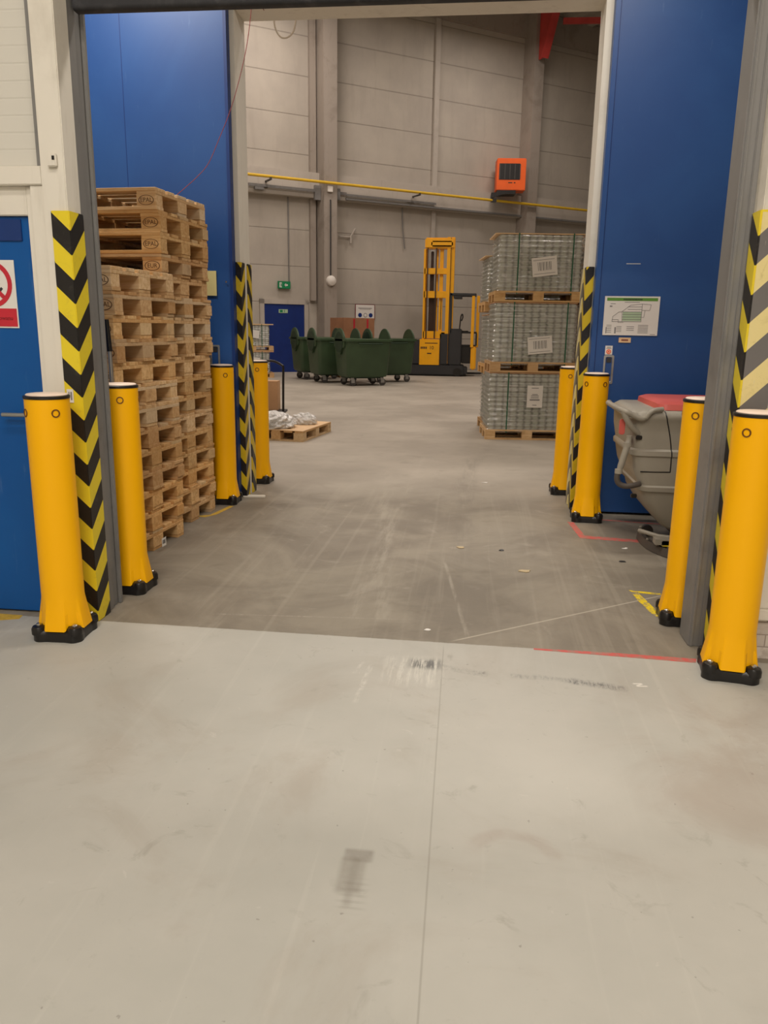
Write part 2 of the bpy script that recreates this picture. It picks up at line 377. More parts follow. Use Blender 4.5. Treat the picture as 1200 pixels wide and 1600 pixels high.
M_whcable = mat('white_cable', srgb(206, 196, 182), .6)
def load_fn(t, b, c):
    x, y, z = t.sep(c); u = t.m_('ADD', x, y)
    a = t.m_('ABSOLUTE', t.m_('SINE', t.m_('MULTIPLY', u, 30)))
    h = t.m_('ABSOLUTE', t.m_('SINE', t.m_('MULTIPLY', z, 46)))
    C = t.mix(t.ss(a, .05, .9), srgb(98, 102, 92), srgb(160, 164, 150))
    C = t.mix(t.m_('MULTIPLY', t.m_('SUBTRACT', 1, t.ss(h, 0, .35)), .5), C, srgb(104, 104, 98))
    C = t.mix(t.m_('MULTIPLY', t.ss(t.noise(c, 5, 4), .45, .7), .35), C, srgb(178, 176, 166))
    t.l.new(C, b.inputs['Base Color'])
M_load = mat('tray_stack_grey', (1,)*4, .28, fn=load_fn)
def film(name, alpha, col=(.9, .9, .9, 1), wr=9, bst=1., gl=.3):
    m = bpy.data.materials.new(name); m.use_nodes = True; t = NT(m); n = m.node_tree.nodes
    n.remove(n['Principled BSDF']); out = n['Material Output']
    g = t.new('ShaderNodeBsdfGlossy'); g.inputs['Color'].default_value = (.95, .95, .95, 1); g.inputs['Roughness'].default_value = .24
    d = t.new('ShaderNodeBsdfDiffuse'); d.inputs['Color'].default_value = col
    tr = t.new('ShaderNodeBsdfTransparent'); tr.inputs['Color'].default_value = (.97, .97, .96, 1)
    c = t.coord(); nz = t.noise(t.scale(c, (1, 1, 2.4)), wr, 4, .6, 1.2)
    bp = t.bump(nz, bst, .05); t.l.new(bp, g.inputs['Normal']); t.l.new(bp, d.inputs['Normal'])
    m1 = t.new('ShaderNodeMixShader'); m1.inputs[0].default_value = gl; t.l.new(d.outputs[0], m1.inputs[1]); t.l.new(g.outputs[0], m1.inputs[2])
    m2 = t.new('ShaderNodeMixShader'); t.put(m2.inputs[0], t.m_('ADD', alpha, t.m_('MULTIPLY', t.ss(nz, .5, .7), .25), clamp=True)); t.l.new(tr.outputs[0], m2.inputs[1]); t.l.new(m1.outputs[0], m2.inputs[2])
    t.l.new(m2.outputs[0], out.inputs[0]); return m
M_film = film('shrink_film', .24, wr=5, bst=.45, gl=.75)
M_film2 = film('crumpled_film', .92, (.93, .92, .90, 1), 14)
M_redline = mat('red_floor_paint', (1,)*4, .6, fn=lambda t, b, c: t.l.new(t.mix(t.m_('MULTIPLY', t.ss(t.noise(t.pos(), 22, 5, .7), .42, .62), .75), srgb(196, 88, 82), srgb(150, 128, 114)), b.inputs['Base Color']))
M_yelline = mat('yellow_floor_tape', (1,)*4, .5, fn=lambda t, b, c: t.l.new(t.mix(t.m_('MULTIPLY', t.ss(t.noise(t.pos(), 26, 5, .7), .50, .56), .85), srgb(230, 200, 30), srgb(150, 138, 104)), b.inputs['Base Color']))
M_ytape2 = mat('worn_yellow_tape', srgb(196, 160, 56), .6, var=.15, vs_=30)

# ------------------------------------------------------------------ setting: floor, walls, ceilings
CB = dict(M=None)
o = MB().box(-30, 34, -8, 52, -.15, 0).build('floor', M_floor, smooth=False); struct(o, 'grey concrete floor, light coating in front and bare worn concrete behind')
# wall around the front opening
XL, XR, YA0 = -1.94, 1.19, 3.70
b_ = MB()
b_.box(-2.06, XL, YA0, 3.83, 0, 5.9)                    # post beside the opening
b_.box(-2.13, -2.06, 3.715, 3.83, 0, 2.167)               # casing post
b_.box(-8, -2.06, YA0+.005, 3.83, 2.167, 2.25)           # transom
b_.box(-2.164, -2.126, 3.737, 3.829, 0, 2.165).box(-3.19, -2.16, 3.739, 3.828, 2.035, 2.169)
b_.box(-8, -3.2, 3.73, 3.83, 0, 2.167)
b_.box(-2.0, 1.3, YA0, 3.83, 3.35, 5.9)
wa = b_.build('wall_front', M_white, bevel=.004); struct(wa, 'white wall with posts around the roller door opening')
MB().box(-8, -2.075, 3.77, 3.83, 2.25, 5.9).build('wall_panel', M_panel, wa, smooth=False)
MB().box(-2.088, -2.0605, 3.725, 3.79, 2.25, 5.9).build('panel_edge_profile', M_galp, wa)
wr_ = MB().box(XR, 8, YA0, 3.83, .26, 5.9).box(XR, 8, YA0-.02, 3.83, .205, .26).build('wall_right', M_white, bevel=.004); struct(wr_, 'white plastered wall right of the opening')
MB().box(XR+.01, 8, YA0+.01, 3.83, 0, .205).build('brick_base', M_brick, wr_, smooth=False)
# rest of the front hall
o = MB().box(-8.15, -8, -8, 3.83, 0, 6).build('wall_left', M_white); struct(o)
o = MB().box(8, 8.15, -8, 3.83, 0, 6).build('wall_side', M_white); struct(o)
o = MB().box(-8, 8, -8.15, -8, 0, 6).build('wall_back', M_white); struct(o)
o = MB().box(-8, 8, -8, 3.83, 5.95, 6.1).build('ceiling', M_ceil); struct(o)
# second wall
BX0, BX1, BY0, BY1, BZ = -2.06, .88, 6.85, 7.15, 4.03
wb = MB().box(-20, BX0, BY0, BY1, 0, 13).box(BX1, 26, BY0, BY1, 0, 13).box(BX0, BX1, BY0, BY1, BZ, 13).build('wall_middle', M_white, smooth=False); struct(wb, 'white wall with the fire door opening')
o = MB().box(-8, 8, 3.83, 6.85, 5.0, 5.1).build('ceiling', M_ceil); struct(o)
o = MB().box(-6.15, -6, 3.83, 6.85, 0, 5).build('wall_passage', M_white); struct(o)
o = MB().box(6, 6.15, 3.83, 6.85, 0, 5).build('wall_passage', M_white); struct(o)

# rear hall: everything on the far wall is laid out in the wall's own frame (x along it, -y towards the room)
WA = math.radians(34.5); P0 = (-6.317, 26.695, 0)
def far(mb, name, m, parent=None, **k): 
    if parent: return mb.build(name, m, parent, **k)
    return mb.build(name, m, None, loc=P0, rz=WA, **k)
wf = far(MB().box(-16, 30, 0, .3, 0, 13), 'wall_far', M_wallfar, smooth=False); struct(wf, 'far wall of large beige concrete panels')
o = far(MB().box(-16, .96, -.30, 0, 5.67, 6.45).box(1.44, 9.2, -.30, 0, 5.67, 6.45).box(9.7, 30, -.30, 0, 5.67, 6.45), 'ledge', M_ledge, bevel=.01); struct(o, 'pale concrete ledge beam running along the far wall')
o = far(MB().box(-16, 30, -.12, 0, 11.85, 12.72), 'fascia', M_conc, smooth=False); struct(o, 'beam under the roof along the far wall')
o = far(MB().box(5.40, 5.60, -.10, 0, 6.45, 11.85).box(5.42, 5.58, -.1, 0, 2.6, 5.67), 'trim_1', M_ledge, bevel=.01); struct(o)
o = far(MB().box(.70, .90, -.14, 0, 2.4, 5.67).box(.70, .92, -.14, 0, 6.45, 11.85), 'trim_2', M_conc, bevel=.01); struct(o)
for s0, s1, l in ((.96, 1.44, 'left concrete column on the far wall with a round white lamp'), (9.22, 9.66, 'right concrete column on the far wall beside the orange heater')):
    o = far(MB().box(s0, s1, -.66, 0, 0, 12.7), 'concrete_column', M_conc, bevel=.012); struct(o, l)
# roof with corrugation
rb = MB(); n = 260
o = MB().box(-30, 34, 7.15, 52, 12.95, 13.1).build('ceiling', M_ceil); struct(o)
cr = MB(); 
for i in range(46):
    cr.prism([(-16+i, 12.72), (-15.75+i, 12.72), (-15.62+i, 12.95), (-16.13+i, 12.95)], 'y', -6.0, 0)
o = far(cr, 'ceiling_rib', M_ceil, smooth=False); struct(o)
o = MB().box(-30, -29.8, 7.15, 52, 0, 13).build('wall_rear_left', M_wallfar); struct(o)
o = MB().box(34, 34.2, 7.15, 52, 0, 13).build('wall_rear_right', M_wallfar); struct(o)

# ------------------------------------------------------------------ door_1 (blue personnel door, left front)
d1 = MB().box(-3.15, -2.162, 3.76, 3.81, .01, 2.033).build('door_1', M_blue2, bevel=.004); struct(d1, 'bright blue personnel door at the left edge of the photo')
MB().box(-2.75, -2.212, 3.752, 3.765, 1.92, 2.02).build('closer_housing', M_blueE, d1, bevel=.002)
h = MB(); h.tube([(-2.24, 3.757, 1.08), (-2.24, 3.71, 1.08)], .011, 12).tube([(-2.235, 3.712, 1.08), (-2.30, 3.708, 1.08), (-2.375, 3.708, 1.08)], .0105, 12).lathe([(.001, 0), (.001, .001)], 8, (-2.24, 3.75, 1.08))
h.box(-2.26, -2.22, 3.752, 3.762, .95, 1.12); h.build('door_handle', M_gal, d1)
sg = empty('prohibition_sign', (-2.398, 3.757, 1.67)); tag(sg, 'white and red no-touching sign on the bright blue door at the left edge', 'sign')
def lx(a, b_, z0, z1, y=-.002): return MB().box(a, b_, y, 0, z0, z1)
lx(-.13, .13, -.162, .162).build('sign_board', M_paper, sg)
lx(-.124, .124, -.155, -.068, -.0035).build('red_band', M_redp, sg)
annulus(MB(), 0, .048, .090, .112, -.0045, -.002).build('prohibition_ring', M_redp, sg)
hd = MB(); hd.prism(rrect(-.030, .030, -.02, .045, .014), 'y', -.0035, -.002)
for dx, a, L in ((-.026, 12, .062), (-.009, 4, .072), (.009, -6, .070), (.026, -18, .056)):
    Mx = Matrix.Translation((dx, 0, .035)) @ Matrix.Rotation(math.radians(-a*-1), 4, 'Y'); hd.prism([( (Mx @ Vector((px_, 0, pz_)))[0], (Mx @ Vector((px_, 0, pz_)))[2]) for px_, pz_ in rrect(-.0055, .0055, 0, L, .005, 3)], 'y', -.0035, -.002)
hd.prism([(.028, -.012), (.062, .026), (.054, .034), (.022, .012)], 'y', -.0035, -.002)
hd.build('hand_symbol', M_ink, sg)
sl = MB(); Mx = Matrix.Translation((0, 0, .05)) @ Matrix.Rotation(math.radians(45), 4, 'Y'); sl.box(-.09, .09, -.005, -.0035, -.010, .010, Mx); sl.build('slash', M_redp, sg)
inst('sign_text', text_mesh('sign_text', 'owanu', .028, M_redd), sg, (.065, -.004, -.115), (PI/2, 0, 0))

# ------------------------------------------------------------------ roller door in the front opening
rd = empty('door_5', (0, 3.9, 0)); struct(rd, 'roller door rolled up, with black bottom seal and grey guide rails')
b_ = MB()
b_.box(-1.96, 1.24, .0, .02, 3.06, 3.9); b_.build('curtain', M_galp, rd)
sl = MB().prism(rrect(-.035, .035, 2.952, 3.07, .02), 'x', -1.93, 1.18); sl.build('bottom_seal', M_rub, rd)
def guide(x, sgn):
    g = MB()
    prof = [(0, -.07), (.012*sgn, -.07), (.012*sgn, .0), (.0, .012), (0, .10), (-.07*sgn, .10), (-.07*sgn, -.07)]
    g.prism([(x+a, c) for a, c in prof], 'z', 0, 5.2); 
    g.box(min(x, x+.018*sgn), max(x, x+.018*sgn), .075, .10, 0, 5.2)
    return g.build('guide_rail', M_galp, rd, bevel=.003)
guide(-1.955, 1); 
g = MB(); g.box(1.115, 1.19, -.075, .09, 0, 5.2); g.box(1.122, 1.135, -.088, -.075, 0, 5.2).box(1.165, 1.19, -.085, -.075, 0, 5.2); g.build('guide_rail', M_galp, rd, bevel=.004)

# ------------------------------------------------------------------ corner guards with chevrons
M_s1 = stripes('chevron_left_front', .224, 1.958, YA, BKc, .95, .28)
M_s2 = stripes('chevron_right_front', .245, 1.94, YA, BKc, 1.0, .3)
M_s2f = stripes('chevron_right_glare_faded', .245, 1.94, srgb(232, 214, 150), srgb(112, 108, 106), 1.0, .3)  # paler stripes: glare on the front face painted into the colour, with some fading
M_s3 = stripes('chevron_rear', .245, 2.02, srgb(214, 184, 30), srgb(26, 24, 28), 1.3, .3)
def guard(x, y, sx, sy, lx_, ly, z1, m, label, t=.012, rz=0, mf=None):
    r = empty('corner_guard', (x-sx*t, y-sy*t, 0)); tag(r, label, 'corner guard', 'striped corner guards on the door openings')
    a = MB(); 
    pts = [(0, 0)]
    x1, y1 = sx*(lx_+t), sy*(ly+t)
    poly = [(x1, 0), (0, 0), (0, y1), (sx*t, y1), (sx*t, sy*t), (x1, sy*t)]
    a.prism(poly, 'z', .0, z1); a.build('striped_sleeve', m, r, bevel=.003)
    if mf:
        MB().box(min(sx*.008, x1), max(sx*.008, x1), -sy*.002, -sy*.0005, .25, z1-.01).build('glare_film', mf, r)
    return r
guard(XL, YA0, -1, 1, .080, .128, 2.05, M_s1, 'black and yellow chevron guard behind the left front yellow bollard')
guard(XR, YA0, 1, 1, .115, .10, 2.05, M_s2, 'chevron guard behind the right front yellow bollard, front face faded and painted pale with glare', mf=M_s2f)
guard(BX0, BY0, -1, 1, .06, .105, 2.07, M_s3, 'near chevron guard left of the rear opening, beside the pallets and blue door')
guard(BX0, BY1, -1, -1, .06, .105, 2.07, M_s3, 'far chevron guard on the left edge of the rear opening', )
guard(BX1, BY0, 1, 1, .052, .105, 2.05, M_s3, 'near chevron guard right of the rear opening, against the dark blue door')
guard(BX1, BY1, 1, -1, .06, .105, 2.05, stripes('chevron_pale_glare', .245, 2.02, srgb(222, 208, 150), srgb(120, 112, 98), 1.3, .6), 'far chevron guard on the right edge of the rear opening')  # grazing glare on the reveal painted in as pale stripes

# ------------------------------------------------------------------ sliding fire doors in the passage
d2 = MB().box(-5.6, -2.10, 6.76, 6.83, .02, 4.35).build('door_2', M_blue, bevel=.003); struct(d2, 'big blue sliding fire door behind the pallet stacks')
MB().box(-2.122, -2.096, 6.752, 6.835, .02, 4.35).build('edge_strip', M_blueE, d2)
MB().box(-2.990, -2.984, 6.7585, 6.762, .02, 4.35).build('panel_seam', M_blueE, d2)
MB().lathe([(.001, 0), (.008, .002), (.008, .006)], 12).build('bolt', M_steel, d2, loc=(-2.155, 6.752, 1.90)).rotation_euler = (PI/2, 0, 0)
d3 = MB().box(.975, 4.5, 6.73, 6.80, .02, 4.35).build('door_3', M_blue, bevel=.003); struct(d3, 'dark blue sliding fire door on the right behind the floor scrubber')
MB().box(.935, .975, 6.735, 6.83, .02, 4.35).build('edge_strip', M_blue, d3, bevel=.003)
MB().box(.9735, .978, 6.728, 6.74, .02, 4.35).build('panel_seam', M_blueE, d3)
MB().box(1.165, 1.275, 6.7285, 6.7305, 2.064, 2.068).build('scratch', M_paper, d3)
def pull(parent, x0, x1, z0, z1, y):
    r = MB(); w_ = x1-x0
    rings = [[(q[0], yy, q[1]) for q in rrect(x0+e, x1-e, z0+e, z1-e, .012)] for e, yy in ((0, y+.002), (0, y-.004), (.014, y-.005), (.018, y+.001))]
    r.loft(rings, False, True); r.build('recessed_pull', M_gal, parent)
    MB().box(x0+.022, x1-.022, y-.0025, y+.001, z1-.06, z1-.022).build('pull_recess', M_dkgrey, parent)
pull(d3, 1.045, 1.128, 1.11, 1.345, 6.73)
pull(d2, -2.325, -2.235, 1.13, 1.37, 6.76)
# plates and papers on the doors
o = MB().box(-2.36, -2.243, 6.748, 6.756, 1.785, 1.99).build('cream_plate', M_cream); tag(o, 'cream rectangular plate on the left blue door, half behind the pallets', 'sign')
ev = empty('evacuation_plan', (1.235, 6.726, 1.66)); tag(ev, 'white evacuation plan with green header on the right blue door', 'sign')
lx(-.2175, .2175, -.154, .154).build('plan_board', M_paper, ev)
lx(-.2, .2, .118, .142, -.003).build('header_band', M_green, ev)
hb = MB(); [hb.box(-.07+k*.0125, -.061+k*.0125, -.0035, -.003, .124, .136) for k in range(12)]; hb.build('header_text', M_ink, ev)
pl = MB()
def ln(mb, pts, w=.0022, y=-.0032):
    for (ax, az), (bx, bz) in zip(pts, pts[1:]):
        L = math.hypot(bx-ax, bz-az); a = math.atan2(bz-az, bx-ax)
        Mx = Matrix.Translation(((ax+bx)/2, 0, (az+bz)/2)) @ Matrix.Rotation(-a, 4, 'Y'); mb.box(-L/2-w/2, L/2+w/2, y, -.002, -w/2, w/2, Mx)
ln(pl, [(.08, .095), (-.01, .085), (-.08, .03), (-.10, .03), (-.145, -.005), (-.15, -.045), (-.03, -.045), (.08, -.045), (.08, .095)], .003)
ln(pl, [(-.075, .03), (-.07, -.045)], .003); ln(pl, [(-.15, -.03), (-.10, -.03), (-.10, -.052), (-.06, -.052)], .003)
ln(pl, [(.08, .095), (.15, .09), (.142, .045), (.08, .045)], .0025); ln(pl, [(.105, .045), (.10, -.01), (.08, -.01)], .0025)
for k in range(6): ln(pl, [(-.07 if k < 4 else -.03, -.028+k*.02), (.08, -.028+k*.02)], .003)
pl.build('floor_plan', M_inkg, ev)
lx(-.068, .078, -.04, .03, -.0025).build('plan_fill', M_palegr, ev)
for grp_ in ([(-.06, .06, .107)], [(-.17, -.13, .095)], [(-.19, -.15, -.075-.014*k) for k in range(5)], [(-.11, -.07, -.085-.013*k) for k in range(4)], [(-.03, .03, -.085-.014*k) for k in range(3)], [(.06, .14, -.072-.012*k) for k in range(6)], [(.16, .2, -.145)]):
    tl = MB()
    for x0, x1, z in grp_: tl.box(x0, x1, -.0028, -.002, z-.002, z+.002)
    tl.build('plan_legend', M_inkg, ev)
for q_ in ((-.175, -.155, .07, .08), (-.125, -.113, -.14, -.09), (-.195, -.188, -.14, -.09)): MB().box(q_[0], q_[1], -.003, -.002, q_[2], q_[3]).build('plan_symbol', M_inkg, ev)
lb = empty('door_label', (1.20, 6.726, 1.468)); tag(lb, 'small tan label below the evacuation plan on the right blue door', 'label')
lx(-.048, .048, -.02, .02).build('label_plate', M_tan, lb); hb = MB(); [hb.box(-.026+k*.009, -.0195+k*.009, -.0035, -.002, -.007, .007) for k in range(6)]; hb.build('label_text', M_redd, lb)
st = empty('door_sticker', (1.079, 6.726, 1.385)); tag(st, 'white sticker with orange round symbol above the recessed pull', 'sticker')
lx(-.029, .029, -.036, .036).build('sticker_paper', M_paper, st); disc(MB(), .0, -.012, .019, -.004, -.002).build('orange_symbol', M_org, st)
annulus(MB(), 0, -.012, .008, .011, -.0046, -.004).build('symbol_ring', M_paper, st)
tl = MB().box(-.016, .016, -.0028, -.002, .022, .025).box(-.02, .02, -.0028, -.002, .013, .016); tl.build('sticker_text', M_ink, st)

# ------------------------------------------------------------------ bollards
def make_bollard():
    r = empty('bollard')
    n = 96; R = .101
    def ring(k, z):     # k = 0 plain circle, 1 flared pleated skirt
        out = []
        for j in range(n):
            a = 2*PI*j/n; q = (a+PI/4) % (PI/2)-PI/4          # angle from the nearest side axis
            side = .118/math.cos(q)
            if abs(q) > .42: side = .129-min(1, (abs(q)-.42)/.14)*.020
            f = R*(1-k)+side*k
            dz = 0 if abs(q) < .43 else min(.022, (abs(q)-.43)*.16)*k
            out.append((f*math.cos(a), f*math.sin(a), z+dz))
        return out
    tb = MB().loft([ring(1, .055), ring(.50, .130), ring(.07, .200), ring(0, .215), ring(0, .7), ring(0, 1.19)], True, True)
    tb.build('post', M_yel, r, ang=13)
    MB().lathe([(.1015, 1.188), (.1045, 1.190), (.1045, 1.201), (.099, 1.204)], 48).build('rim_seal', M_blk, r)
    MB().lathe([(.093, 1.19), (.093, 1.207), (.088, 1.211), (.05, 1.214), (.001, 1.2145)], 48).build('cap', M_capp, r)
    bs = MB(); rings = []
    for z, e in ((0, .0), (.03, .0), (.048, .004), (.056, .014)):
        out = []
        for j in range(96):
            a = 2*PI*j/96; q = (a+PI/4) % (PI/2)-PI/4; d = abs(abs(q)-PI/4)
            side = .117/math.cos(q); corner = .155
            t = max(0, 1-d/.42); t = t*t*(3-2*t)
            rr = min(side*(1-t)+corner*t, 10)
            out.append(((rr-e)*math.cos(a), (rr-e)*math.sin(a), z))
        rings.append(out)
    bs.loft(rings)
    for sx in (1, -1):
        for sy in (1, -1): bs.lathe([(.036, .035), (.036, .062), (.030, .074), (.018, .079), (.001, .080)], 20, (sx*.091, sy*.091, 0))
    bs.build('base', M_blk, r)
    bt = MB().lathe([(.013, .0), (.013, .007), (.008, .011), (.001, .012)], 12).mesh('bolt', M_steel)
    for sx in (1, -1):
        for sy in (1, -1): inst('bolt', bt, r, (sx*.091, sy*.091, .078))
    return r
PLUG = annulus(MB(), 0, 0, .0140, .0195, -.0025, .0045, 24).mesh('plug_ring', M_ringd)
RA = [49, -42, 25, -36, 35, -54, 14, -7]
bol = make_bollard(); BOLS = [bol]+[copy_tree(bol) for _ in range(7)]
BL = [(-2.013, 3.507, 3, 'left front yellow bollard beside the bright blue door'),
      (1.218, 3.526, -9, 'right front yellow bollard before the striped corner, nearest to camera on the right'),
      (-1.990, 4.229, 0, 'yellow bollard just behind the left guide rail, before the pallet stacks'),
      (1.172, 4.192, -6, 'yellow bollard just behind the right guide rail, before the floor scrubber'),
      (-2.172, 6.60, 2, 'yellow bollard left of the rear opening, right beside the pallet stacks'),
      (.962, 6.489, -3, 'yellow bollard right of the rear opening, before the dark blue door'),
      (-2.13, 7.573, 0, 'far yellow bollard beyond the rear opening on the left'),
      (.884, 7.57, 0, 'far yellow bollard beyond the rear opening on the right')]
for i, (x, y, a, l) in enumerate(BL):
    o = BOLS[i]
    o.location = (x, y, 0); o.rotation_euler.z = math.radians(a); tag(o, l, 'bollard', 'yellow bollards at the door openings')
    for k in range(4):
        aa = math.radians(k*90-90+RA[i]-a); inst('plug_ring', PLUG, o, (.101*math.cos(aa), .101*math.sin(aa), 1.125), (0, 0, aa+PI/2))

# ------------------------------------------------------------------ pallets
def pallet_meshes():
    d = {}
    d['deck_wide'] = MB().box(-.6, .6, -.0725, .0725, -.011, .011).mesh('deck_board', M_wood, bevel=.002, seg=1, smooth=False)
    d['deck_thin'] = MB().box(-.6, .6, -.05, .05, -.011, .011).mesh('deck_board', M_wood, bevel=.002, seg=1, smooth=False)
    d['stringer'] = MB().box(-.0725, .0725, -.4, .4, -.011, .011).mesh('stringer_board', M_wood, bevel=.002, seg=1, smooth=False)
    d['block_a'] = MB().box(-.0725, .0725, -.05, .05, -.039, .039).mesh('block', M_wood, bevel=.002, seg=1, smooth=False)
    d['block_b'] = MB().box(-.0725, .0725, -.0725, .0725, -.039, .039).mesh('block', M_wood, bevel=.002, seg=1, smooth=False)
    return d
PM = pallet_meshes()
STAMP = {}
for s in ('EPAL', 'EUR'):
    tm = text_mesh('burnt_stamp', s, .042, M_stamp)
    a = MB(); annulus(a, 0, 0, .030, .033, -.001, .0, 32, 1.75, 1.0)
    me = a.mesh('burnt_stamp', M_stamp); bm = bmesh.new(); bm.from_mesh(me)
    tm.transform(Matrix.Rotation(PI/2, 4, 'X')); bm.from_mesh(tm); bm.to_mesh(me); bm.free(); STAMP[s] = me
def make_pallet(stamp='EPAL', jit=.004, name='pallet'):
    r = empty(name)
    def J(): return random.uniform(-jit, jit)
    for y, k in ((-.3275, 'deck_wide'), (-.17, 'deck_thin'), (0, 'deck_wide'), (.17, 'deck_thin'), (.3275, 'deck_wide')): inst('deck_board', PM[k], r, (J(), y+J()*.5, .133))
    for x in (-.5275, 0, .5275): inst('stringer_board', PM['stringer'], r, (x, J(), .111))
    for y, k in ((-.35, 'deck_thin'), (0, 'deck_wide'), (.35, 'deck_thin')): inst('bottom_board', PM[k], r, (J(), y, .011))
    for x in (-.5275, 0, .5275):
        for y, k in ((-.35, 'block_a'), (0, 'block_b'), (.35, 'block_a')):
            b = inst('block', PM[k], r, (x+J(), y+J(), .061))
            if y < -.1 and stamp and x != 0: inst('burnt_stamp', STAMP[stamp if x > 0 else ('EUR' if stamp == 'EPAL' else 'EPAL')], b, (0, -.0505, 0))
    return r
def tint(r, c):
    for ch in COL.objects:
        if ch.parent == r or (ch.parent and ch.parent.parent == r): ch.color = c
TONES = [(1, 1, 1, 1), (.88, .86, .84, 1), (1, .94, .82, 1), (.80, .74, .68, 1), (1, .88, .68, 1), (.94, .96, 1, 1), (.84, .78, .66, 1)]
ORD = ['bottom', 'second', 'third', 'fourth', 'fifth', 'sixth', 'seventh', 'eighth', 'ninth', 'tenth', 'eleventh', 'twelfth', 'thirteenth', 'fourteenth', 'fifteenth', 'sixteenth']
def kids(r): return [x for x in COL.objects if x.parent == r]
protos = [make_pallet('EPAL', .004), make_pallet('EPAL', .008), make_pallet('EUR', .006)]
used = set()
def place_pallet(pi, x, y, z, rz, label, group):
    if pi in used: o = copy_tree(protos[pi])
    else: o = protos[pi]; used.add(pi)
    o.location = (x, y, z); o.rotation_euler = (0, 0, rz); tag(o, label, 'pallet', group)
    c = random.choice(TONES)
    for ch in kids(o):
        ch.color = c
        for g in kids(ch): g.color = (1, 1, 1, 1)
    return o
PH = .1444
for k in range(13):
    lab = 'wooden pallet at the top of the front, shorter pallet stack' if k == 12 else f'{ORD[k]} wooden pallet {"" if k == 0 else "counted from the floor "}in the front, shorter pallet stack'
    place_pallet(k % 2 if k != 7 else 2, -2.758+random.uniform(-.012, .012), 5.122+random.uniform(-.008, .008), .0+k*PH, math.radians(-5+random.uniform(-1.0, 1.0)), lab, 'pallets in the front stack')
for k in range(17):
    if k > 12:
        lab = ['fourth', 'third', 'second', 'very'][k-13]; lab = ('topmost wooden pallet of the rear, taller pallet stack' if k == 16 else f'{lab} wooden pallet from the top of the rear, taller pallet stack')
    else: lab = f'{ORD[k]} wooden pallet {"" if k == 0 else "counted from the floor "}in the rear, taller pallet stack'
    place_pallet(2 if k == 13 else k % 2, -2.793+(.0 if k < 13 else .004)+random.uniform(-.012, .012), 5.952-(0 if k < 13 else .01)+random.uniform(-.006, .006), k*PH, math.radians(-5+random.uniform(-.8, .8)), lab, 'pallets in the rear stack')

o = empty('barcode_label', (-2.108, 5.025, .065), math.radians(85)); tag(o, 'small white barcode label on the bottom pallet of the front stack', 'label')
MB().box(-.03, .03, -.001, .0, -.03, .03).build('label_paper', M_paper, o)
b_ = MB(); [b_.box(-.02+i*.006, -.02+i*.006+random.choice((.002, .003)), -.0018, -.001, -.012, .016) for i in range(7)]; b_.build('barcode', M_ink, o)

o = empty('barcode_sticker', (-1.990, 3.6855, 1.185)); tag(o, 'small white barcode sticker on the chevron guard beside the left front bollard', 'sticker')
MB().box(-.017, .017, -.0015, 0, -.033, .033).build('sticker_paper', M_paper, o); MB().box(-.008, -.003, -.0022, -.0015, -.02, .02).box(.002, .010, -.0022, -.0015, -.02, .02).build('barcode', M_inkg, o)
o = empty('wall_sensor', (-1.992, 3.699, 2.27)); tag(o, 'small white sensor on the front post above the left chevron guard', 'sensor')
MB().box(-.022, .022, -.02, 0, -.028, .028).build('housing', M_white, o, bevel=.004); MB().box(.004, .016, -.022, -.019, .0, .018).build('sensor_eye', M_blk, o)
# ------------------------------------------------------------------ crank rod, red cord, white cable
o = empty('crank_rod', (-2.115, 4.41, 0)); tag(o, 'grey steel rod with black grip leaning beside the pallets behind the guide rail', 'rod')
MB().tube([(-.0, .0, .0), (.0, .0, .8), (-.005, 0, 1.42)], .012, 10).build('rod', M_gal, o)
MB().tube([(-.005, 0, 1.38), (-.012, 0, 1.56)], [.017, .014], 10).build('grip', M_blk, o)
pts = [(-1.83, 6.6, 4.03), (-1.848, 6.6, 3.87), (-1.88, 6.55, 3.61), (-1.945, 6.5, 3.33), (-2.0, 6.45, 3.135), (-2.065, 6.42, 2.974), (-2.14, 6.35, 2.77), (-2.21, 6.28, 2.66), (-2.29, 6.2, 2.56), (-2.36, 6.16, 2.49)]
def smooth(pts, k=6, closed=False):
    P = [Vector(p) for p in pts]; out = []; N = len(P)
    for i in range(N if closed else N-1):
        a, b, c, d = (P[(i-1) % N], P[i], P[(i+1) % N], P[(i+2) % N]) if closed else (P[max(i-1, 0)], P[i], P[i+1], P[min(i+2, N-1)])
        for j in range(k):
            t = j/k; out.append(.5*((2*b)+(c-a)*t+(2*a-5*b+4*c-d)*t*t+(3*b-a-3*c+d)*t**3))
    if not closed: out.append(P[-1])
    return out
o = MB().tube(smooth([(-1.82, 6.9, 4.02)]+pts), .0028, 6).build('pull_cord', M_redcord); tag(o, 'thin red cord hanging from the lintel down onto the taller pallet stack', 'cord')
o = MB().tube(smooth([(-1.97, 7.3, 4.6), (-1.968, 7.75, 4.32), (-1.955, 7.8, 4.20), (-1.915, 7.8, 4.13), (-1.867, 7.8, 4.112), (-1.81, 7.8, 4.135), (-1.773, 7.8, 4.20), (-1.757, 7.75, 4.32), (-1.75, 7.3, 4.6)]), .008, 8).build('cable_loop', M_whcable); tag(o, 'white cable loop hanging behind the top of the rear opening', 'cable')

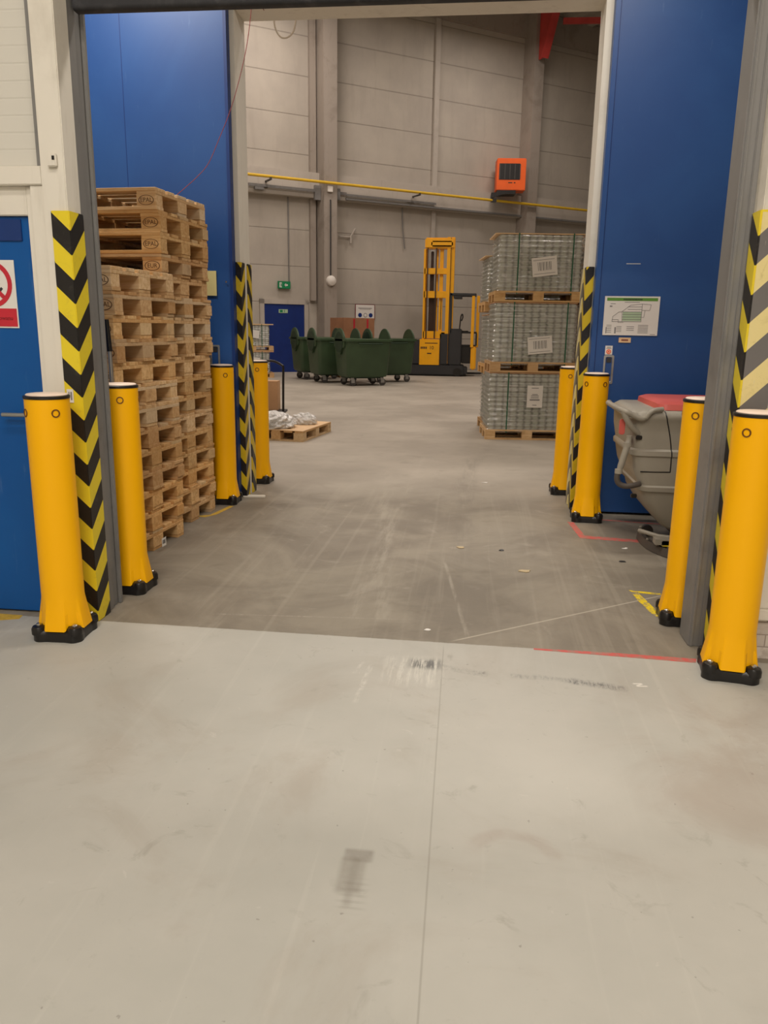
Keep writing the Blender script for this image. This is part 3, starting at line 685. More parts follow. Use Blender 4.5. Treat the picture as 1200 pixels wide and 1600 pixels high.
# ------------------------------------------------------------------ floor markings, scraps
def patch(name, poly, m, label, z=.0012, cat='floor marking', grp=None):
    o = MB().loft([[(x, y, .0002) for x, y in poly], [(x, y, z) for x, y in poly]]).build(name, m, smooth=False); return tag(o, label, cat, grp)
patch('floor_line', [(.34, 3.655), (1.10, 3.612), (1.115, 3.66), (.75, 3.673), (.34, 3.672)], M_redline, 'red line along the threshold by the right guide rail')
patch('floor_line', [(.80, 6.38), (.85, 6.38), (.885, 5.95), (1.9, 5.80), (1.9, 5.73), (.84, 5.87)], M_redline, 'red corner line on the floor before the dark blue door')
patch('floor_line', [(1.05, 6.53), (1.9, 6.40), (1.9, 6.36), (1.05, 6.50)], M_redline, 'thin red line close to the foot of the dark blue door')
patch('floor_tape', [(.99, 4.60), (1.03, 4.61), (1.085, 4.24), (1.05, 4.225), (1.025, 4.30), (1.018, 4.38), (1.00, 4.47)], M_yelline, 'yellow tape strip on the floor beside the bollard behind the right guide')
patch('floor_tape', [(.98, 4.665), (1.16, 4.635), (1.16, 4.61), (1.06, 4.615), (.99, 4.64)], M_yelline, 'short yellow tape cross piece before the floor scrubber')
patch('floor_tape', [(-2.235, 6.03), (-2.16, 6.02), (-2.10, 6.13), (-2.07, 6.33), (-2.055, 6.46), (-2.095, 6.46), (-2.12, 6.28), (-2.15, 6.1), (-2.235, 6.06)], M_ytape2, 'worn yellow tape on the floor beside the rear pallet stack')
patch('floor_tape', [(-2.62, 3.60), (-2.46, 3.62), (-2.36, 3.66), (-2.37, 3.71), (-2.6, 3.72)], M_ytape2, 'worn ochre patch on the floor under the bright blue door')
def scrap(x, y, r, a, m, label, cat='debris'):
    pts_ = []
    for i in range(9):
        t = 2*PI*i/9; rr = r*random.uniform(.55, 1.1); pts_.append((x+rr*math.cos(t)*1.6, y+rr*math.sin(t)))
    o = MB().loft([[(p[0], p[1], .0005+.4*r*random.random()*.2) for p in pts_], [(p[0], p[1], .003+.006*random.random()) for p in pts_]]).build('paper_scrap', m, smooth=False); tag(o, label, cat, 'scraps on the passage floor')
M_leaf = mat('leaf_scrap', srgb(196, 176, 140), .8, var=.15)
scrap(-.057, 5.45, .022, 0, M_leaf, 'small pale scrap on the floor, middle of the passage'); scrap(.372, 4.95, .028, 0, M_leaf, 'torn pale scrap on the floor right of the middle, nearer one')
scrap(.235, 5.42, .013, 0, M_dkgrey, 'tiny dark scrap on the passage floor between two pale scraps'); scrap(1.05, 5.28, .018, 0, M_dkgrey, 'dark scrap left of the floor scrubber'); scrap(1.13, 5.62, .016, 0, M_paper, 'white scrap before the dark blue door')
scrap(-.196, 3.83, .012, 0, M_paper, 'small white chip just beyond the threshold'); scrap(.14, 7.95, .025, 0, M_paper, 'white scrap on the floor beyond the rear opening')
o = MB().box(-.10, .10, -.018, .018, 0, .012).box(-.10, .09, .022, .05, 0, .01).build('scrap_batten', M_white, loc=(-1.985, 6.86, 0), rz=.1); tag(o, 'short whitish batten on the floor at the foot of the left rear corner', 'debris')

# ------------------------------------------------------------------ floor scrubber
sc = empty('floor_scrubber', (1.0, 5.45, 0)); tag(sc, 'grey walk-behind floor scrubber with red lid, half behind the right bollard', 'cleaning machine')
def sring(z, x0, y0, x1=1.30, r=.12):
    x0 -= .02; r *= .62
    return [(q[0], q[1], z) for q in rrect(x0, x1, y0, .80-y0*.6, r, 6)]
lv = [(.155, .44, .14, .09), (.20, .37, .09, .10), (.30, .28, .05, .12), (.40, .215, .02, .13), (.455, .20, .012, .13), (.465, .175, -.012, .13), (.495, .165, -.014, .13), (.505, .175, .004, .13),
      (.60, .135, 0, .13), (.70, .115, 0, .13), (.712, .10, -.016, .13), (.745, .098, -.016, .13), (.758, .11, 0, .13), (.86, .09, 0, .13), (.95, .085, 0, .13), (.962, .07, -.01, .13), (1.00, .08, -.005, .12), (1.025, .12, .03, .11)]
MB().loft([sring(z, x0, y0, r=r) for z, x0, y0, r in lv]).build('body', M_gry, sc, ang=50)
MB().loft([sring(z, x0, y0, 1.29, .1) for z, x0, y0 in ((1.012, .27, .03), (1.022, .255, .02), (1.06, .26, .03), (1.075, .30, .08))]).build('lid', M_scr, sc, ang=50)
Y0 = lambda z: next((a[2]+(b[2]-a[2])*(z-a[0])/(b[0]-a[0]) for a, b in zip(lv, lv[1:]) if a[0] <= z <= b[0]), 0)
se = MB().tube([(x_, Y0(z_)-.001, z_) for z_, x_ in [(1.015-.0103*i, .278+.07*math.sin(min(1, i/36)*PI/2)) for i in range(41)]], .004, 6).tube([(.348, -.001, .603), (.24, -.001, .60), (.15, -.001, .60)], .004, 6)
se.build('panel_seam', M_blk, sc)
MB().prism([(.40, .76), (.36, .73), (.40, .70), (.50, .68), (.50, .76)], 'y', -.004, .002).build('red_emblem', M_scr2, sc)
for z_ in (.835, .43): MB().box(.10, .14, -.012, .01, z_-.014, z_+.014).build('latch', M_blk, sc, bevel=.004)
MB().box(.062, .08, .03, .06, .77, .83).build('red_tag', M_scr, sc)
hn = MB().tube(smooth([(.20, .02, 1.0), (.13, -.02, .965), (.06, -.03, .99), (.005, -.03, 1.015), (-.015, .10, 1.02), (-.015, .5, 1.02), (.01, .62, 1.015)]), .019, 12)
hn.tube(smooth([(.0, -.03, 1.01), (.03, -.03, .95), (.07, -.01, .90), (.12, .02, .86)]), .020, 12).tube(smooth([(.15, -.02, .97), (.19, -.025, 1.02), (.26, 0, 1.03)]), .017, 12); hn.build('handle_frame', M_gry, sc)
MB().prism(rrect(-.012, .026, .85, .955, .015), 'y', .01, .035).build('control_lever', M_scr, sc, bevel=.004)
MB().tube(smooth([(.055, .0, .845), (.055, .0, .815), (.04, -.01, .75), (.01, -.01, .62), (.0, -.01, .585)]), [.02]*8+[.022]*10+[.019]*7, 12).lathe([(.028, 0), (.028, .03)], 16, (.048, -.004, .77)).lathe([(.026, 0), (.026, .03)], 16, (.003, -.01, .585)).build('hose_pipe', M_gry, sc)
MB().tube(smooth([(0, -.01, .60), (-.004, -.01, .55), (.012, -.01, .515), (.05, -.01, .498), (.10, 0, .50), (.16, .03, .51)]), .0195, 12).build('hose', M_gry2, sc)
sq = MB(); ap = smooth([(.335, .64, 0), (.29, .5, 0), (.285, .32, 0), (.31, .15, 0), (.36, .03, 0), (.42, -.06, 0)], 8)
sq.loft([[(p.x-.02, p.y, .004), (p.x+.03, p.y, .004), (p.x+.03, p.y, .055), (p.x-.01, p.y, .062)] for p in ap]); sq.build('squeegee', M_gry2, sc)
sb = MB(); [sb.lathe([(.011, 0), (.011, .014), (.004, .018)], 10, (p.x, p.y, .058)) for p in ap[4::8]]; sb.build('squeegee_knob', M_gry, sc)
MB().tube([(.24, .28, .115), (.34, .12, .118), (.50, .06, .12)], .016, 10).box(.30, .52, .02, .10, .08, .12).build('squeegee_arm', M_gry, sc)
MB().prism(rrect(.345, .40, .07, .11, .01), 'y', .02, .09).build('yellow_knob', M_yelline, sc)
for yy, nm in ((.10, 'wheel'), (.56, 'wheel')):
    wv = MB(); wv.prism([(.36+.045*math.cos(2*PI*i/24), .045+.045*math.sin(2*PI*i/24)) for i in range(24)], 'y', yy, yy+.035); wv.build(nm, M_wheel, sc)
for yy in (.10, .56): 
    wv = MB(); wv.prism([(.95+.12*math.cos(2*PI*i/32), .12+.12*math.sin(2*PI*i/32)) for i in range(32)], 'y', yy, yy+.06); wv.build('wheel', M_blk, sc)
MB().box(.5, 1.2, .14, .62, .06, .2).build('chassis', M_dkgrey, sc, bevel=.01)

# ------------------------------------------------------------------ wrapped pallet loads
def pal_mesh(L=1.2, W=.8):
    m = MB(); hx, hy = L/2, W/2
    for y, w2 in ((-hy+.0725, .0725), (-hy*.42, .05), (0, .0725), (hy*.42, .05), (hy-.0725, .0725)): m.box(-hx, hx, y-w2, y+w2, .122, .144)
    for x in (-hx+.0725, 0, hx-.0725):
        m.box(x-.0725, x+.0725, -hy, hy, .100, .122)
        for y in (-hy+.05, 0, hy-.05): m.box(x-.0725, x+.0725, y-.05, y+.05, .022, .1)
    for y in (-hy+.05, 0, hy-.05): m.box(-hx, hx, y-.05, y+.05, 0, .022)
    return m.mesh('pallet_base', M_wood, smooth=False)
PAL = pal_mesh()
def shell(hx, hy, z0, z1, amp, wob, seed, nu=26, nz=96, r=.03, rows=12):
    rnd = random.Random(seed); ph = [rnd.uniform(0, 6) for _ in range(8)]; m = MB(); rings = []
    base = rrect(-hx, hx, -hy, hy, r, 4); pts_ = []
    for i in range(len(base)):
        a = base[i]; b = base[(i+1) % len(base)]; L = math.hypot(b[0]-a[0], b[1]-a[1]); k = max(1, int(L/.035))
        for j in range(k): pts_.append((a[0]+(b[0]-a[0])*j/k, a[1]+(b[1]-a[1])*j/k))
    for i in range(nz+1):
        z = z0+(z1-z0)*i/nz; t = i/nz; out = []
        for k, (x, y) in enumerate(pts_):
            d = amp*(math.sin(PI*t*rows)**2-.6)+wob*(math.sin(x*9+z*7+ph[0])+math.sin(y*11-z*13+ph[1])+.6*math.sin(x*31+z*23+ph[2])+.6*math.sin(y*27+z*41+ph[3]))
            s = 1+d/math.hypot(x, y); out.append((x*s, y*s, z))
        rings.append(out)
    return m.loft(rings)
def wrapped(x, y, z, rz, h, label, seed, hx=.56, hy=.37, paper=None, board=False, straps=True, top=False, grp='shrink-wrapped pallet loads right of the aisle', tall=False):
    r = empty('wrapped_pallet_load', (x, y, z), rz); tag(r, label, 'pallet load', grp)
    p = inst('pallet_base', PAL, r); p.color = random.choice(TONES)
    shell(hx, hy, .146, h-.012, .012, .0, seed).build('tray_stack', M_load, r, ang=60)
    shell(hx+.016, hy+.016, .10, h-.008, .024, .003, seed+1, rows=12).build('shrink_wrap', M_film, r, ang=180)
    o = MB().box(-hx-(.06 if board else .01), hx+(.06 if board else .01), -hy-.015, hy+.015, h-.012, h).build('top_board', M_tan if board else M_card, r)
    if straps:
        for sx in (-.30, .44):
            s_ = MB(); w2 = .008; Y_ = hy+.024
            s_.box(sx-w2, sx+w2, -Y_-.002, -Y_+.001, .10, h+.001).box(sx-w2, sx+w2, Y_-.001, Y_+.002, .1, h+.001).box(sx-w2, sx+w2, -Y_, Y_, h, h+.003); s_.build('strap', M_strap, r)
    if paper:
        px_, pz, pw, ph_, rt_, kind = paper
        q = empty('label_sheet', (px_, -hy-.030, pz)); q.parent = r; q.rotation_euler = (0, rt_, 0)
        pm = MB().box(-pw/2, pw/2, -.002, 0, -ph_/2, ph_/2).build('label_sheet', M_paper, r, loc=(px_, -hy-.032, pz)); pm.rotation_euler = (0, rt_, 0); bpy.data.objects.remove(q)
        t_ = MB()
        if kind == 'bar':
            for i in range(9): t_.box(-.09+i*.022, -.09+i*.022+(.012 if i % 2 else .007), -.003, -.002, -.05, .06)
            for zz in (.09, -.09): t_.box(-.15, .14, -.003, -.002, zz-.003, zz+.003)
        else:
            for zz, w2 in ((.12, .05), (.03, .04), (.010, .055), (-.015, .055), (-.040, .07), (-.052, .07), (-.12, .03)): t_.box(-w2, w2, -.003, -.002, zz-.005, zz+.005)
        t_.build('printed_text', M_inkg, pm)
    return r
WX, WY, WR = .725, 11.70, math.radians(5.5)
wrapped(WX, WY, 0, WR, .95, 'bottom wrapped load of the front tower, right of the aisle', 3, paper=(.08, .62, .22, .31, 0, 'txt'))
wrapped(WX+.03, WY, .955, WR, .955, 'middle wrapped load of the front tower, tilted barcode sheet', 5, paper=(.08, .38, .34, .235, -.10, 'bar'))
wrapped(WX+.05, WY, 1.915, WR, .90, 'top wrapped load of the front tower, wide cap board on top', 8, paper=(.06, .47, .34, .25, -.12, 'bar'), board=True)
for i in range(3):
    wrapped(.70-.03*i, 12.62, i*(.88 if i < 2 else .9), math.radians(7), .88 if i < 2 else .80, ['bottom', 'middle', 'top'][i]+' wrapped load of the tower directly behind the front tower', 20+i, board=(i == 2), straps=False)
    wrapped(2.02, 11.75, i*.95, math.radians(3), .94, ['bottom', 'middle', 'top'][i]+' wrapped load of the tower behind the right reveal, mostly hidden', 30+i, straps=False)
def lump(name, cx, cy, z0, sx, sy, sz, m, label, seed, parent=None, cat='film'):
    rnd = random.Random(seed); bm = bmesh.new(); bmesh.ops.create_icosphere(bm, subdivisions=5, radius=1)
    ph = [(Vector((rnd.uniform(-1, 1), rnd.uniform(-1, 1), rnd.uniform(-1, 1)))*rnd.uniform(3, 11), rnd.uniform(0, 6), rnd.uniform(.02, .07)) for _ in range(14)]
    for v in bm.verts:
        d = 1+sum(a*abs(math.sin(k.dot(v.co)+p)) for k, p, a in ph)-.35
        q = v.co*d; v.co = Vector((q.x*sx, q.y*sy, max(0, (q.z+.35)*sz)))
    me = bpy.data.meshes.new(name); bm.to_mesh(me); bm.free(); me.materials.append(m)
    o = inst(name, me, parent, (cx, cy, z0)); 
    if label: tag(o, label, cat)
    return o
lump('film_bundle', 2.0, 11.75, 2.845, .30, .25, .16, M_film2, 'whitish bundle of film on top of the hidden tower at the right', 4)

# ------------------------------------------------------------------ near left: pallet with film, trolley, box
def flat_pallet(x, y, rz, label, L=1.2, W=.8):
    r = empty('pallet', (x, y, 0), rz); tag(r, label, 'pallet', 'single pallets left of the aisle')
    m = MB(); hx, hy = L/2, W/2
    bd = MB()
    for yy in (-hy+.06, -hy*.45, 0, hy*.45, hy-.06): bd.box(-hx, hx, yy-.06, yy+.06, .122, .142)
    bd.build('deck', M_wood, r, smooth=False)
    st_ = MB().box(-hx, hx, -hy, -hy+.1, 0, .022).box(-hx, hx, hy-.1, hy, 0, .022).box(-hx, hx, -.05, .05, 0, .022).box(-hx, -hx+.1, -hy+.1, hy-.1, 0, .022).box(hx-.1, hx, -hy+.1, hy-.1, 0, .022); st_.build('bottom_frame', M_wood, r, smooth=False)
    for xx in (-hx+.07, 0, hx-.07):
        for yy in (-hy+.07, 0, hy-.07): MB().box(xx-.07, xx+.07, yy-.07, yy+.07, .022, .122).build('block', M_wood, r, bevel=.002, smooth=False)
    sh_ = MB(); sh_.loft([[(-hx, -hy, z), (hx, -hy, z-.004), (hx+.01, hy, z), (-hx, hy, z+.004)] for z in (.143, .152)]); sh_.build('cover_sheet', M_tan, r, smooth=False)
    for ch in kids(r): ch.color = (1.0, .98, .92, 1)
    return r
flat_pallet(-2.62, 11.05, math.radians(82), 'single wooden pallet with crumpled white film lying on it')
flat_pallet(-3.36, 9.42, math.radians(2), 'pallet corner with a white bag, just right of the far left bollard')
lump('film_heap', -2.84, 10.74, .154, .33, .27, .16, M_film2, 'crumpled white shrink film lying on the single pallet', 11)
lump('film_heap', -2.47, 11.22, .154, .17, .14, .11, M_film2, 'small clear film roll end at the right of the film heap', 12)
lump('film_heap', -3.05, 9.40, .156, .36, .30, .17, M_film2, 'white film bag on the pallet behind the far left bollard', 14)
tr = empty('platform_trolley', (-3.55, 12.4, 0), math.radians(6)); tag(tr, 'black platform trolley with tubular handle behind the film pallet', 'trolley')
MB().prism(rrect(-.5, .5, -.32, .32, .04), 'z', .17, .20).build('platform', M_dkgrey, tr)
MB().tube(smooth([(.47, -.02, .2), (.475, -.02, .6), (.48, -.02, .88), (.46, -.02, .93), (.36, -.02, .985), (.27, -.02, 1.0), (.1, -.02, 1.0), (-.2, -.02, 1.0)], 5), .019, 12).build('handle', M_blk, tr)
for sx in (-.4, .4):
    for sy in (-.25, .25):
        wv = MB(); wv.prism([(sx+.075*math.cos(2*PI*i/20), .075+.075*math.sin(2*PI*i/20)) for i in range(20)], 'y', sy-.018, sy+.018).box(sx-.03, sx+.03, sy-.025, sy+.025, .12, .17); wv.build('caster', M_wheel, tr)
bx = empty('cardboard_box', (-3.37, 12.62, .201), math.radians(4)); tag(bx, 'upright brown cardboard box on the trolley behind the black handle', 'box')
MB().box(-.17, .17, -.13, .13, 0, .47).build('carton', M_card, bx, bevel=.003); MB().box(-.172, .172, -.025, .025, .468, .472).box(-.172, -.1695, -.025, .025, .38, .47).build('packing_tape', M_tan, bx)

# far left loads by the blue door
def farload(x, y, z, h, label, seed, dz):
    r = empty('wrapped_pallet_load', (x, y, z), math.radians(20)); tag(r, label, 'pallet load', 'wrapped loads before the far blue door')
    p = inst('pallet_base', PAL, r); p.color = (.9, .85, .8, 1)
    shell(.47, .36, .146, h-.03, .012, .004, seed).build('tray_stack', M_load, r, ang=60)
    shell(.485, .375, .10, h-.02, .008, .006, seed+1).build('shrink_wrap', M_film, r, ang=180)
    MB().box(-.6, .6, -.4, .4, h-.03, h).build('top_board', M_card if dz else M_tan, r)
    for sx in (-.2, .25): MB().box(sx-.008, sx+.008, -.405, -.402, .1, h).build('strap', M_strap, r)
    o = MB().box(-.11, .11, -.412, -.410, .38, .62).build('label_sheet', M_paper, r); o.rotation_euler = (0, .12, 0)
    return r
farload(-6.85, 23.9, 0, .80, 'lower wrapped load standing before the far blue door', 50, 1)
farload(-6.85, 23.9, .805, .80, 'upper wrapped load before the far blue door, wide board on top', 52, 0)

# ------------------------------------------------------------------ green waste containers
def make_bin():
    r = empty('waste_container')
    def ring(hx, hy, z, rr=.1): return [(q[0], q[1], z) for q in rrect(-hx, hx, -hy, hy, rr, 5)]
    MB().loft([ring(.57, .38, .24, .08), ring(.605, .41, .30), ring(.655, .49, 1.14), ring(.66, .495, 1.20), ring(.61, .45, 1.20), ring(.55, .39, .45), ring(.5, .34, .32)]).build('tub', M_bin, r, ang=40)
    MB().loft([ring(.655, .49, 1.17), ring(.70, .535, 1.18), ring(.70, .535, 1.235), ring(.655, .49, 1.24), ring(.62, .46, 1.225), ring(.62, .46, 1.18)], False, False).build('rim', M_bin, r, ang=40)
    for s in (-1, 1):
        pts_ = []
        for i in range(25):
            a = math.radians(-20+220*i/24); pts_.append((.37*math.cos(a), 1.15+.37*math.sin(a)))
        pts_ += [(-.20, .98), (-.07, .82), (.07, .82), (.20, .98)]
        x0, x1 = sorted((s*.645, s*.69)); MB().prism(pts_, 'x', x0, x1).build('lid_end', M_bin, r, bevel=.012)
        a_ = MB(); a_.prism([(.27*math.cos(2*PI*i/28), 1.15+.27*math.sin(2*PI*i/28)) for i in range(28)], 'x', *sorted((s*.69, s*.70))); a_.build('lid_end_disc', M_bind, r)
    MB().tube([(-.35, -.56, 1.12), (.35, -.56, 1.12)], .018, 10).build('grip_bar', M_bind, r)
    MB().box(-.50, .50, -.33, .33, .20, .26).build('underframe', M_bind, r, bevel=.01)
    for sx in (-.44, .44):
        for sy in (-.32, .32):
            c_ = MB(); c_.box(sx-.045, sx+.045, sy-.04, sy+.04, .16, .22).box(sx-.03, sx+.07, sy-.036, sy-.028, .08, .18).box(sx-.03, sx+.07, sy+.028, sy+.036, .08, .18); c = c_.build('caster', M_gal, r)
            w_ = MB(); w_.prism([(sx+.03+.095*math.cos(2*PI*i/24), .097+.095*math.sin(2*PI*i/24)) for i in range(24)], 'y', sy-.022, sy+.022); w_.build('wheel', M_wheel, c, bevel=.006)
    return r
bn = make_bin()
for i, (x, y, a, l) in enumerate([(-3.10, 21.5, 32, 'largest green waste container, in front of the other containers'), (-4.06, 22.45, 32, 'green waste container second from the left, before the brown box'),
                                  (-4.86, 23.8, 32, 'leftmost green waste container, before the far blue door'), (-2.58, 23.2, 32, 'rightmost green waste container, next to the yellow reach truck')]):
    o = bn if i == 0 else copy_tree(bn); o.location = (x, y, 0); o.rotation_euler.z = math.radians(a); tag(o, l, 'waste container', 'green wheeled waste containers')
bb = empty('cardboard_box', (-3.95, 25.1, 0), math.radians(38)); tag(bb, 'big brown cardboard pallet box behind the green containers', 'box')
MB().box(-.55, .55, -.45, .45, .14, 1.83).build('carton', M_cardd, bb, bevel=.004)
inst('pallet_base', PAL, bb)
rm = MB(); [rm.box(xx-.03, xx+.03, -.4525, -.4505, z0, 1.80) for xx, z0 in ((-.18, 1.40), (.30, 1.50))]; rm.build('red_mark', M_redp, bb)

# ------------------------------------------------------------------ reach truck
tk = empty('reach_truck', (-1.2, 26.55, 0)); tag(tk, 'yellow and black reach truck with tall mast beside the green containers', 'forklift')
def T(name, m, boxes, bevel=.01, **k):
    b = MB()
    for q in boxes: b.box(q[0]+1.2, q[1]+1.2, q[2], q[3], q[4], q[5])
    return b.build(name, m, tk, bevel=bevel, **k)
T('chassis', M_dkgrey, [(-2.38, -.42, -.10, 1.05, .03, .36), (-.5, -.30, .0, .9, .05, .3)], .03)
T('battery_housing', M_dkgrey, [(-2.34, -1.86, 0, 1.0, .36, 1.17)], .04)
T('side_panel', M_tyel, [(-1.90, -1.235, -.08, .2, .35, 1.20)], .015)
T('grab_rail', M_tyel, [(-2.42, -2.35, -.06, -.01, .42, 1.06)], .012)
T('motor_hood', M_dkgrey, [(-1.235, -.93, -.04, .95, .36, 1.42)], .04)
T('console', M_dkgrey, [(-.93, -.52, -.02, .9, .36, 1.55)], .03)
T('seat_unit', M_blk, [(-.52, -.18, .15, .85, .42, 1.0), (-.60, -.05, .1, .9, .98, 1.03)], .03)
T('rear_body', M_tyel, [(-.20, -.02, .0, .8, .22, .98)], .04)
T('overhead_guard', M_dkgrey, [(-.93, -.86, -.02, .05, 1.4, 2.68), (-.93, -.86, .85, .92, 1.4, 2.68), (-.93, -.08, -.02, .05, 2.60, 2.68), (-.93, -.08, .85, .92, 2.60, 2.68), (-.62, -.55, .0, .9, 2.62, 2.67), (-.35, -.28, .0, .9, 2.62, 2.67), (-.82, -.55, -.01, .9, 2.52, 2.6)], .012)
T('guard_post', M_tyel, [(-.22, -.12, -.02, .08, .95, 2.60), (-.06, .04, .3, .42, .95, 2.62)], .012)
T('cross_bar', M_blk, [(-.55, -.02, .1, .16, 1.40, 1.46), (-.06, -.01, .08, .14, 1.0, 1.42)], .01)
b_ = MB().tube(smooth([(.60, .05, 1.5), (.62, .05, 1.75), (.64, .05, 1.95), (.68, .05, 2.02), (.70, .05, 1.92), (.66, .05, 1.80)]), .02, 8); b_.build('control_lever', M_blk, tk)
lv_ = MB().lathe([(.13, 0), (.15, .01), (.15, .03), (.13, .04)], 24, (.75, .3, 1.45)); lv_.build('steering_wheel', M_blk, tk)
T('mast_upright', M_tyel, [(-1.83, -1.76, .0, .12, 1.20, 4.06), (-1.76, -1.70, .12, .30, 1.20, 4.1)], .008)
T('mast_upright', M_tyel, [(-1.08, -.96, -.02, .14, .40, 4.42), (-.95, -.83, .02, .32, .40, 4.42)], .008)
T('inner_mast', M_tyel, [(-1.31, -1.19, .10, .24, 1.22, 4.1), (-1.19, -1.08, .16, .28, 2.55, 2.7)], .008)
T('mast_slot', M_tbrown, [(-.962, -.948, -.025, .05, .5, 4.40)], 0)
T('mast_crosshead', M_tyel, [(-1.80, -.84, -.04, .36, 4.06, 4.40), (-1.60, -.9, -.08, .2, 4.12, 4.30)], .04)
for z0, z1 in ((3.27, 3.46), (2.52, 2.74), (1.22, 1.46)): T('mast_crossbar', M_tyel, [(-1.81, -1.07, .0, .12, z0, z1)], .01)
T('lift_cylinder', M_tbrown, [(-1.65, -1.40, .22, .34, 1.4, 2.55), (-1.63, -1.50, .22, .34, 2.7, 3.3), (-1.61, -1.52, .22, .34, 3.4, 4.0), (-1.26, -1.21, .09, .12, 1.5, 2.5)], .02)
for xx in (-1.70, -1.42): T('lift_chain', M_tbrown, [(xx-.018, xx+.018, -.04, -.01, 1.22, 4.08)], 0)
T('mast_brace', M_tyel, [(-1.45, -1.36, .25, .31, 1.4, 4.05)], .01)
for xx in (-.62,):
    wv = MB(); wv.prism([(xx+1.2+.14*math.cos(2*PI*i/28), .14+.14*math.sin(2*PI*i/28)) for i in range(28)], 'y', -.13, -.02); wv.build('load_wheel', M_blk, tk)
T('fork', M_dkgrey, [(-.42, .35, .55, .67, .05, .09), (-.42, .35, .95, 1.07, .05, .09)], .01)
inst('fleet_number', text_mesh('fleet_number', '10', .16, M_tbrown), tk, (-.30, -.086, .92), (PI/2, 0, 0))
T('side_text', M_tbrown, [(-1.86+k*.055, -1.82+k*.055, -.084, -.08, .885, .955) for k in range(4)], 0)
T('maker_line', M_tbrown, [(-1.72, -1.30, -.084, -.08, 1.06, 1.085), (-1.64, -1.50, -.084, -.08, .72, .755)], 0)

# ------------------------------------------------------------------ things on the far wall
def FW(name, s, n_, z, label, cat, grp=None):
    a = WA; o = empty(name, (P0[0]+s*math.cos(a)+n_*math.sin(a), P0[1]+s*math.sin(a)-n_*math.cos(a), z), a); tag(o, label, cat, grp); return o
d4 = far(MB().box(-.95, .48, -.05, -.01, 0.01, 2.27), 'door_4', M_bluef, bevel=.004); struct(d4, 'far blue emergency door beside the left concrete column')
far(MB().box(-1.10, -.95, -.08, 0, 0, 2.42).box(.48, .62, -.08, 0, 0, 2.42).box(-1.10, .62, -.08, 0, 2.27, 2.42).box(-.95, .48, -.06, 0, 0, .02), 'door_frame', M_ledge, d4)
MB().box(.30, .36, -.10, -.05, 1.0, 1.06).build('door_handle', M_gal, d4)
o = FW('door_exit_label', -.28, .055, 2.04, 'small pale green running-man label on the far blue door', 'sign'); MB().box(-.16, .16, -.005, 0, -.06, .06).build('label_plate', M_palegr, o); MB().box(-.12, -.02, -.007, -.004, -.04, .04).box(.03, .05, -.007, -.004, -.04, .04).build('running_man', M_exit, o)
o = FW('exit_sign', -.25, .06, 2.885, 'green emergency exit sign above the far blue door', 'sign')
MB().box(-.22, .22, -.06, 0, -.12, .12).build('sign_box', M_exit, o, bevel=.008)
mn = MB(); mn.box(-.17, -.09, -.063, -.06, -.08, .08).box(.02, .06, -.063, -.06, -.02, .04).prism([(.0, 0), (.06, .06), (.06, -.06)], 'y', -.063, -.06).box(.06, .12, -.063, -.06, -.025, .025); mn.build('arrow_symbol', M_paper, o)
mn = MB(); disc(mn, -.12, .05, .014, -.066, -.063, 12); mn.prism([(-.135, -.06), (-.12, -.06), (-.115, .0), (-.10, -.05), (-.09, -.045), (-.105, .03), (-.13, .035)], 'y', -.066, -.063); mn.build('running_man', M_exit, o)
o = far(MB().tube([(-.05, -.03, 5.67), (-.05, -.03, 3.0)], .022, 8), 'conduit', M_galp); tag(o, 'thin dark conduit running down to the exit sign', 'conduit', 'conduits on the far wall')
o = FW('wall_lamp', 1.20, .66, 3.05, 'round white lamp on the left concrete column', 'lamp'); lm = MB().lathe([(.17, 0), (.17, .05), (.15, .10), (.08, .135), (.001, .145)], 28).build('diffuser', M_lampw, o); lm.rotation_euler = (PI/2, 0, 0)
o = far(MB().tube([(1.18, -.69, 5.6), (1.18, -.69, 3.2)], .02, 8), 'conduit', M_dkgrey); tag(o, 'dark conduit running down to the round lamp on the column', 'conduit', 'conduits on the far wall')
o = far(MB().tube([(1.47, -.04, 2.95), (1.47, -.04, 1.9)], .03, 8), 'conduit', M_lampw); tag(o, 'short white conduit right of the left concrete column', 'conduit', 'conduits on the far wall')
o = FW('notice_sign', 2.80, .03, 2.07, 'white notice with three round symbols on the far wall above the brown box', 'sign')
MB().box(-.385, .385, -.012, 0, -.27, .27).build('sign_frame', M_redd, o); MB().box(-.365, .365, -.016, -.01, -.255, .255).build('sign_board', M_paper, o)
for i, xx in enumerate((-.20, .01, .22)): disc(MB(), xx, -.10, .075, -.02, -.016, 24).build('round_symbol', M_inkg if i == 1 else M_bluef, o)
mn = MB(); disc(mn, .01, -.10, .055, -.024, -.02, 24); mn.build('symbol_face', M_paper, o)
mn = MB().box(-.27, .27, -.019, -.016, .13, .15).box(-.22, .22, -.019, -.016, .10, .11); mn.build('notice_text', M_inkg, o)
o = FW('wall_bracket', 1.75, .05, 4.45, 'small grey bracket arm on the far wall right of the left column', 'bracket'); MB().tube([(0, -.05, .1), (.45, -.05, .1)], .03, 8).tube([(.45, -.05, -.1), (.45, -.05, .14), (.62, -.05, .38)], .035, 8).build('arm', M_ledge, o)
o = far(MB().tube([(-16, -.76, 6.10), (28, -.76, 6.10)], .045, 10), 'gas_pipe', M_ypipe); tag(o, 'long yellow pipe running across the far wall', 'pipe')
for i, (s_, l) in enumerate(((-.9, 'pipe bracket nearest to the left reveal on the far wall'), (4.5, 'pipe bracket above the yellow mast on the far wall'))):
    o = FW('pipe_bracket', s_, .3, 6.08, l, 'bracket', 'brackets of the yellow pipe'); MB().box(-.03, .03, -.50, 0, -.08, -.04).box(-.03, .03, -.50, -.46, -.05, .03).box(-.25, .05, -.05, 0, -.25, -.20).build('steel_arm', M_wheel, o)
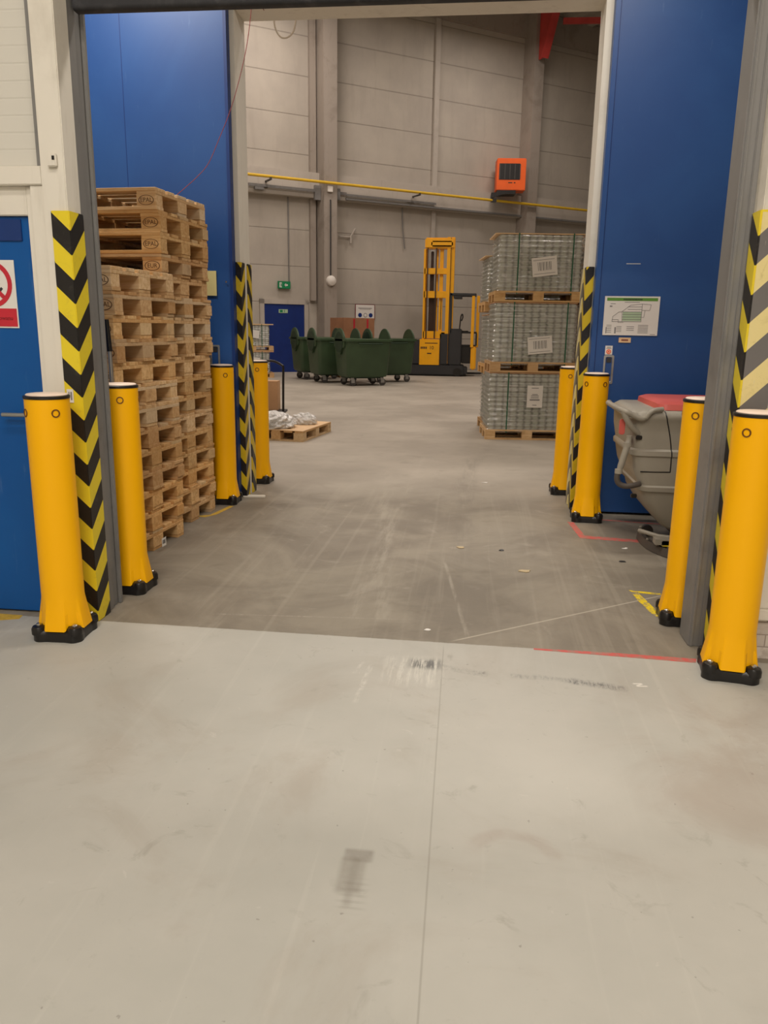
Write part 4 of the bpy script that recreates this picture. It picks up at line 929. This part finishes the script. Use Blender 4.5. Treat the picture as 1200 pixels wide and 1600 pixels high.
o = far(MB().box(-1.5, 1.9, -.40, -.34, 5.84, 5.92).box(.75, .95, -.42, -.30, 5.6, 6.05).box(1.5, 1.62, -.5, -.3, 5.65, 6.0).box(-1.3, -1.0, -.42, -.3, 5.75, 5.83), 'cable_tray', M_galp); tag(o, 'grey cable tray along the ledge left of the column', 'cable tray')
o = FW('junction_box', 1.16, .66, 5.92, 'small white junction box on the left column at the pipe', 'junction box'); MB().box(-.09, .09, -.08, 0, -.09, .09).build('housing', M_lampw, o, bevel=.01)
o = far(MB().box(1.9, 28, -.36, -.30, 5.70, 5.76).box(1.9, 5.4, -.40, -.34, 5.82, 5.88), 'cable_tray', M_galp); tag(o, 'thin steel rail along the lower edge of the ledge right of the column', 'cable tray')
o = far(MB().tube([(4.2, -.06, 6.1), (4.25, -.05, 5.0), (4.35, -.05, 4.3)], .02, 8), 'conduit', M_galp); tag(o, 'thin conduit left of the yellow mast on the far wall', 'conduit', 'conduits on the far wall')
# orange heater
ht = FW('air_heater', 8.30, .75, 6.45, 'orange air heater hanging on the far wall left of the right column', 'heater'); ht.rotation_euler.z = math.radians(5)
MB().box(-.52, .52, -.35, .30, 0, 1.08).build('housing', M_org, ht, bevel=.02)
MB().box(-.44, .30, -.362, -.34, .36, .90).build('outlet_grille', M_blk, ht)
lv_ = MB(); [lv_.box(-.43+i*.18, -.40+i*.18, -.38, -.36, .38, .88) for i in range(5)]; lv_.build('louvre', M_wheel, ht)
MB().box(-.10, .05, -.354, -.35, .24, .275).box(.10, .16, -.354, -.35, .24, .275).build('maker_text', M_tbrown, ht)
MB().box(-.48, .18, -.36, .2, -.13, 0).prism([(-.72, -.30), (-.3, -.16), (-.05, -.13), (-.05, -.06), (-.70, -.10)], 'y', -.45, -.30).box(-.70, -.50, -.42, -.32, -.42, -.28).build('mounting_bracket', M_blk, ht)
# red crane bracket
rb_ = FW('jib_bracket', 9.66, .66, 11.0, 'red wedge-shaped steel bracket on the right column under the roof', 'bracket')
MB().prism([(-.02, 0), (-.30, 0), (-.95, 1.70), (0, 1.70)], 'x', -.30, -.27).build('web_plate', M_red, rb_)
MB().prism([(-.95, 1.70), (-.30, 0), (-.34, -.02), (-1.0, 1.70)], 'x', -.42, -.12).build('flange', M_red, rb_)
o = MB().box(0, 2.05, -.06, .06, -.09, .09).build('jib_beam', M_red, loc=(2.55, 31.2, 12.15), rz=math.radians(2)); tag(o, 'horizontal red steel beam under the roof right of the wedge bracket', 'beam')
MB().lathe([(.001, -.2), (.15, -.17), (.2, 0), (.15, .17), (.001, .2)], 16).build('end_stop', M_org, o, loc=(2.1, 0, -.05))
